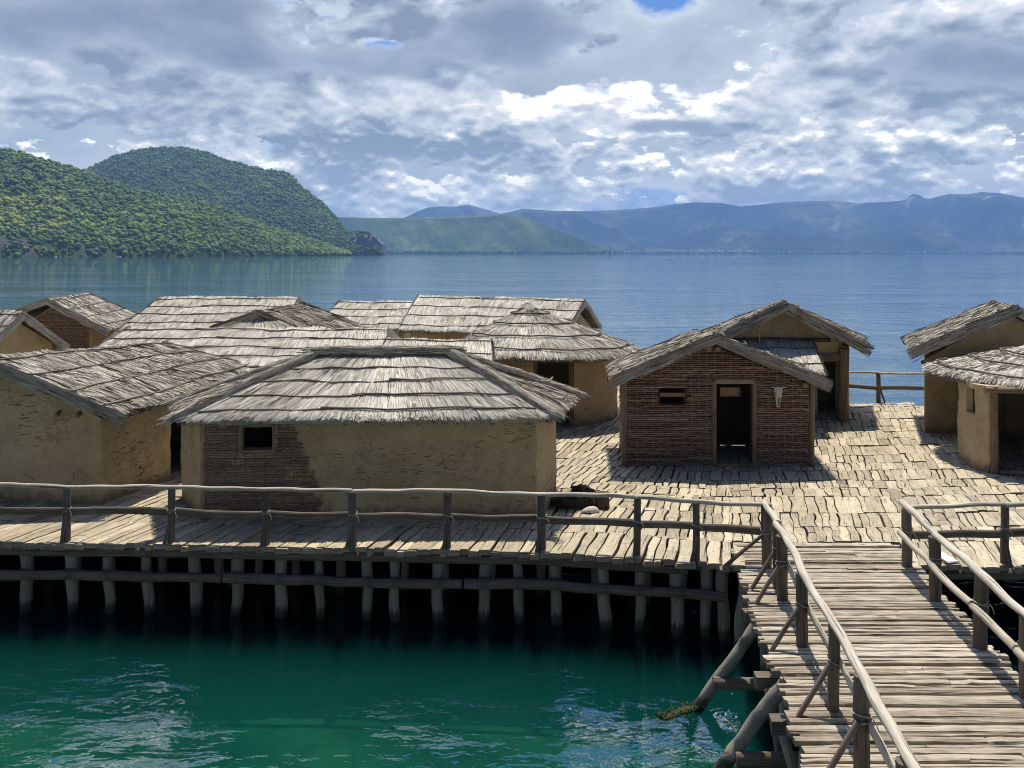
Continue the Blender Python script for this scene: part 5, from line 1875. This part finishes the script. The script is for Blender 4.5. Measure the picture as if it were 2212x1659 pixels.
tube(m_, [(6.4, 25.0, 2.52), (9.9, 25.0, 2.50)], 0.04, 0.06, 8, 0.3, 0.1, 0.01, tint=0.2)
m_.build('tie_beam', M['post'], J, smooth=True)
rf, s1, s2 = gable_roof(J, (8.28, 24.5, 3.70), (9.4, 28.0, 3.52), (10.84, 24.5, 2.38), (12.2, 28.0, 2.30), (5.75, 24.5, 2.45), (6.3, 28.0, 2.35), seed=33, thick=0.24, dens=380, base=0.46, spread=0.16, laths=False, ridge_ext=0.05, sw=0.013, eave_ext=0.14)
ties(rf, s1[0], s1[1], (0.12, 0.38, 0.62, 0.85), 0, s1[2])
ties(rf, s2[0], s2[1], (0.55, 0.72, 0.9), 1, s2[2])
mb = MB()
Qp = ((6.4, 23.15, 1.78), (8.98, 23.15, 1.78), (9.3, 25.0, 2.50), (6.6, 25.0, 2.50))
npz = thatch_slope(mb, Qp, 36.0, (0.2, 0.7), 0.08, 380, 0.12, 0.0, 0.75, 0.12)
pr = mb.build('porch_roof', M['thatch'], J)
lath_lines(Qp, npz, 36.0, (0.2, 0.7), pr)
for xx in (6.6, 8.75):
    m_ = MB()
    tube(m_, [(xx, 23.4, 0), (xx, 23.4, 1.78)], 0.05, 0.05, 8, 0.2, 0.08, 0.01, tint=0.5)
    m_.build('porch_post', M['frame'], J, smooth=True)
m_ = MB()
tube(m_, [(7.55, 24.45, 3.05), (7.5, 24.45, 2.35)], 0.010, 0.010, 5, 0.2, 0, 0.004, tint=0.5)
m_.build('hanging_cord', M['string'], J)

# --- K: clay gable hut at the far right
Kc = [(11.9, 23.2, 2.12), (14.3, 23.2, 3.46), (16.6, 23.2, 2.12), (18.2, 26.0, 2.1), (15.8, 26.1, 3.3), (13.45, 26.2, 2.1)]
K = hut('plain cracked clay hut with a windowless gable, behind the rounded hut', Kc, seed=15)
rf, s1, s2 = gable_roof(K, (14.2, 22.68, 3.68), (15.85, 26.5, 3.58), (17.0, 22.68, 2.42), (18.8, 26.5, 2.4), (11.32, 22.68, 2.50), (13.0, 26.5, 2.46), seed=38, thick=0.22, dens=380, base=0.46, spread=0.16, laths=False, ridge_ext=0.05, sw=0.013, eave_ext=0.14)
ties(rf, s2[0], s2[1], (0.08, 0.33, 0.6, 0.86), 1, s2[2])
ties(rf, s1[0], s1[1], (0.9,), 0, s1[2])
m_ = MB()
tube(m_, [(12.05, 23.0, 2.0), (12.05, 23.6, 2.0)], 0.06, 0.06, 8, 0.2, 0.05, 0, tint=0.3)
m_.build('rafter', M['frame'], K, smooth=True)

# --- M and N: huts at the far left
Mc = [(-19.6, 31.5, 2.1), (-17.9, 31.5, 3.2), (-16.5, 31.5, 2.2), (-16.1, 34.6, 2.2), (-18.4, 34.8, 3.1), (-20.2, 34.8, 2.1)]
Mh = hut('far hut with a dark wicker gable beside a clay side wall', Mc, seed=16, recess=lambda s, d, z: s in (0, 1) and z > 0.9)
wicker((-19.6, 31.5), (-16.55, 31.5), lambda d: float(np.interp(d, [0, 1.7, 3.05], [2.1, 3.15, 2.2])), z0=0.9, proud=-0.02, spacing=0.07, rr=0.024, stake=0.3).build('wicker_panel', M['wicker'], Mh)
gable_roof(Mh, (-17.9, 31.0, 3.42), (-18.5, 35.2, 3.42), (-15.65, 31.0, 2.26), (-15.95, 35.2, 2.32), (-20.6, 31.0, 2.5), (-21.2, 35.2, 2.3), nl=4, seed=40, dens=240, base=0.62, sw=0.016, vis=(True, False), ridge_ext=0.08, wild=0.12)
Nc = [(-20.2, 26.9, 2.0), (-17.3, 26.3, 2.0), (-16.8, 27.4, 2.85), (-16.3, 28.5, 2.0), (-19.4, 30.0, 2.0), (-19.8, 28.6, 2.85)]
Nh = hut('small clay hut with a steep pale verge, peeping over the nearest clay hut', Nc, seed=17)
gable_roof(Nh, (-20.3, 28.9, 3.18), (-16.58, 27.3, 3.18), (-21.0, 27.3, 1.95), (-17.15, 25.85, 1.95), (-19.5, 30.4, 1.95), (-15.95, 28.75, 1.92), nl=4, seed=42, dens=260, base=0.66, sw=0.015, vis=(True, False), ridge_ext=0.10)

# ------------------------------------------------------------------ things lying by the railing
def lump(mb, c, r, seed, level=3, rough=0.22, tint=0.5):
    vv, ff = ico(level)
    k = 1 + rough * wob(vv[:, 0] * 2.2 + vv[:, 2], vv[:, 1] * 2.2, seed) + rough * 0.5 * wob(vv[:, 0] * 6 + vv[:, 2] * 5, vv[:, 1] * 6, seed + 2)
    p = vv * k[:, None] * np.array(r)
    p[:, 2] = np.maximum(p[:, 2], -r[2] * 0.55)
    mb.add(p + np.array(c), tris=ff, tint=tint)


hp0 = ground(1255, 1097)
m_ = MB()
lump(m_, hp0 + (-0.25, 0.10, 0.10), (0.36, 0.24, 0.13), 1)
lump(m_, hp0 + (0.06, 0.14, 0.18), (0.28, 0.22, 0.24), 4, rough=0.3)
lump(m_, hp0 + (0.20, 0.10, 0.13), (0.22, 0.18, 0.17), 6, rough=0.3)
for k in range(900):
    c = hp0 + RNG.normal((0.0, 0.10, 0.20), (0.19, 0.10, 0.06))
    d = RNG.normal(0, 0.05, 3)
    m_.add([c, c + d, c + d * 0.5 + RNG.normal(0, 0.012, 3)], tris=[(0, 1, 2)], tint=RNG.uniform(0.1, 0.9))
tag(m_.build('hide_heap', M['hide'], loc=tuple(hp0)), 'shaggy dark brown heap of hides lying on the deck by the hipped hut', 'hides')
sp = ground(1302, 1098)
r = thing('wood_stump', 'short dark brown stump standing beside the shaggy heap of hides', 'stump', tuple(sp))
m_ = MB()
tube(m_, [sp + (0, 0.05, 0), sp + (0, 0.05, 0.26)], 0.135, 0.135, 12, 0.06, 0.15, 0.01, tint=0.5)
m_.build('stump_body', M['stump'], r)
m_ = MB()
lump(m_, sp + (0, 0.05, 0.27), (0.13, 0.12, 0.06), 8, 2, 0.3)
m_.build('frayed_top', M['hide'], r)
bp = ground(1275, 1107)
m_ = MB()
U, V = np.meshgrid(np.linspace(-1, 1, 11), np.linspace(0, math.pi, 7), indexing='ij')
wdt = (1 - U ** 2) ** 0.7
P = np.stack([bp[0] + U * 0.19, bp[1] + np.cos(V) * 0.09 * wdt, bp[2] + 0.02 + np.sin(V) * 0.13 * wdt * (0.8 + 0.3 * U)], -1)
grid_mesh(m_, P, 0.8)
grid_mesh(m_, np.stack([P[:, 0], P[:, -1]], 1), 0.2)
tag(m_.build('bark_slab', M['bark'], loc=tuple(bp)), 'pale curved slab of bark lying in front of the dark hide heap', 'bark', None)

wp = ground(2037, 1206)
m_ = MB()
box(m_, wp + (0, 0, 0.035), (0.10, 0.26, 0.012), 0.12, 0.95, 0.06)
tag(m_.build('loose_board', M['bark'], loc=tuple(wp)), 'bleached white loose board on the deck behind the footbridge railing', 'board')
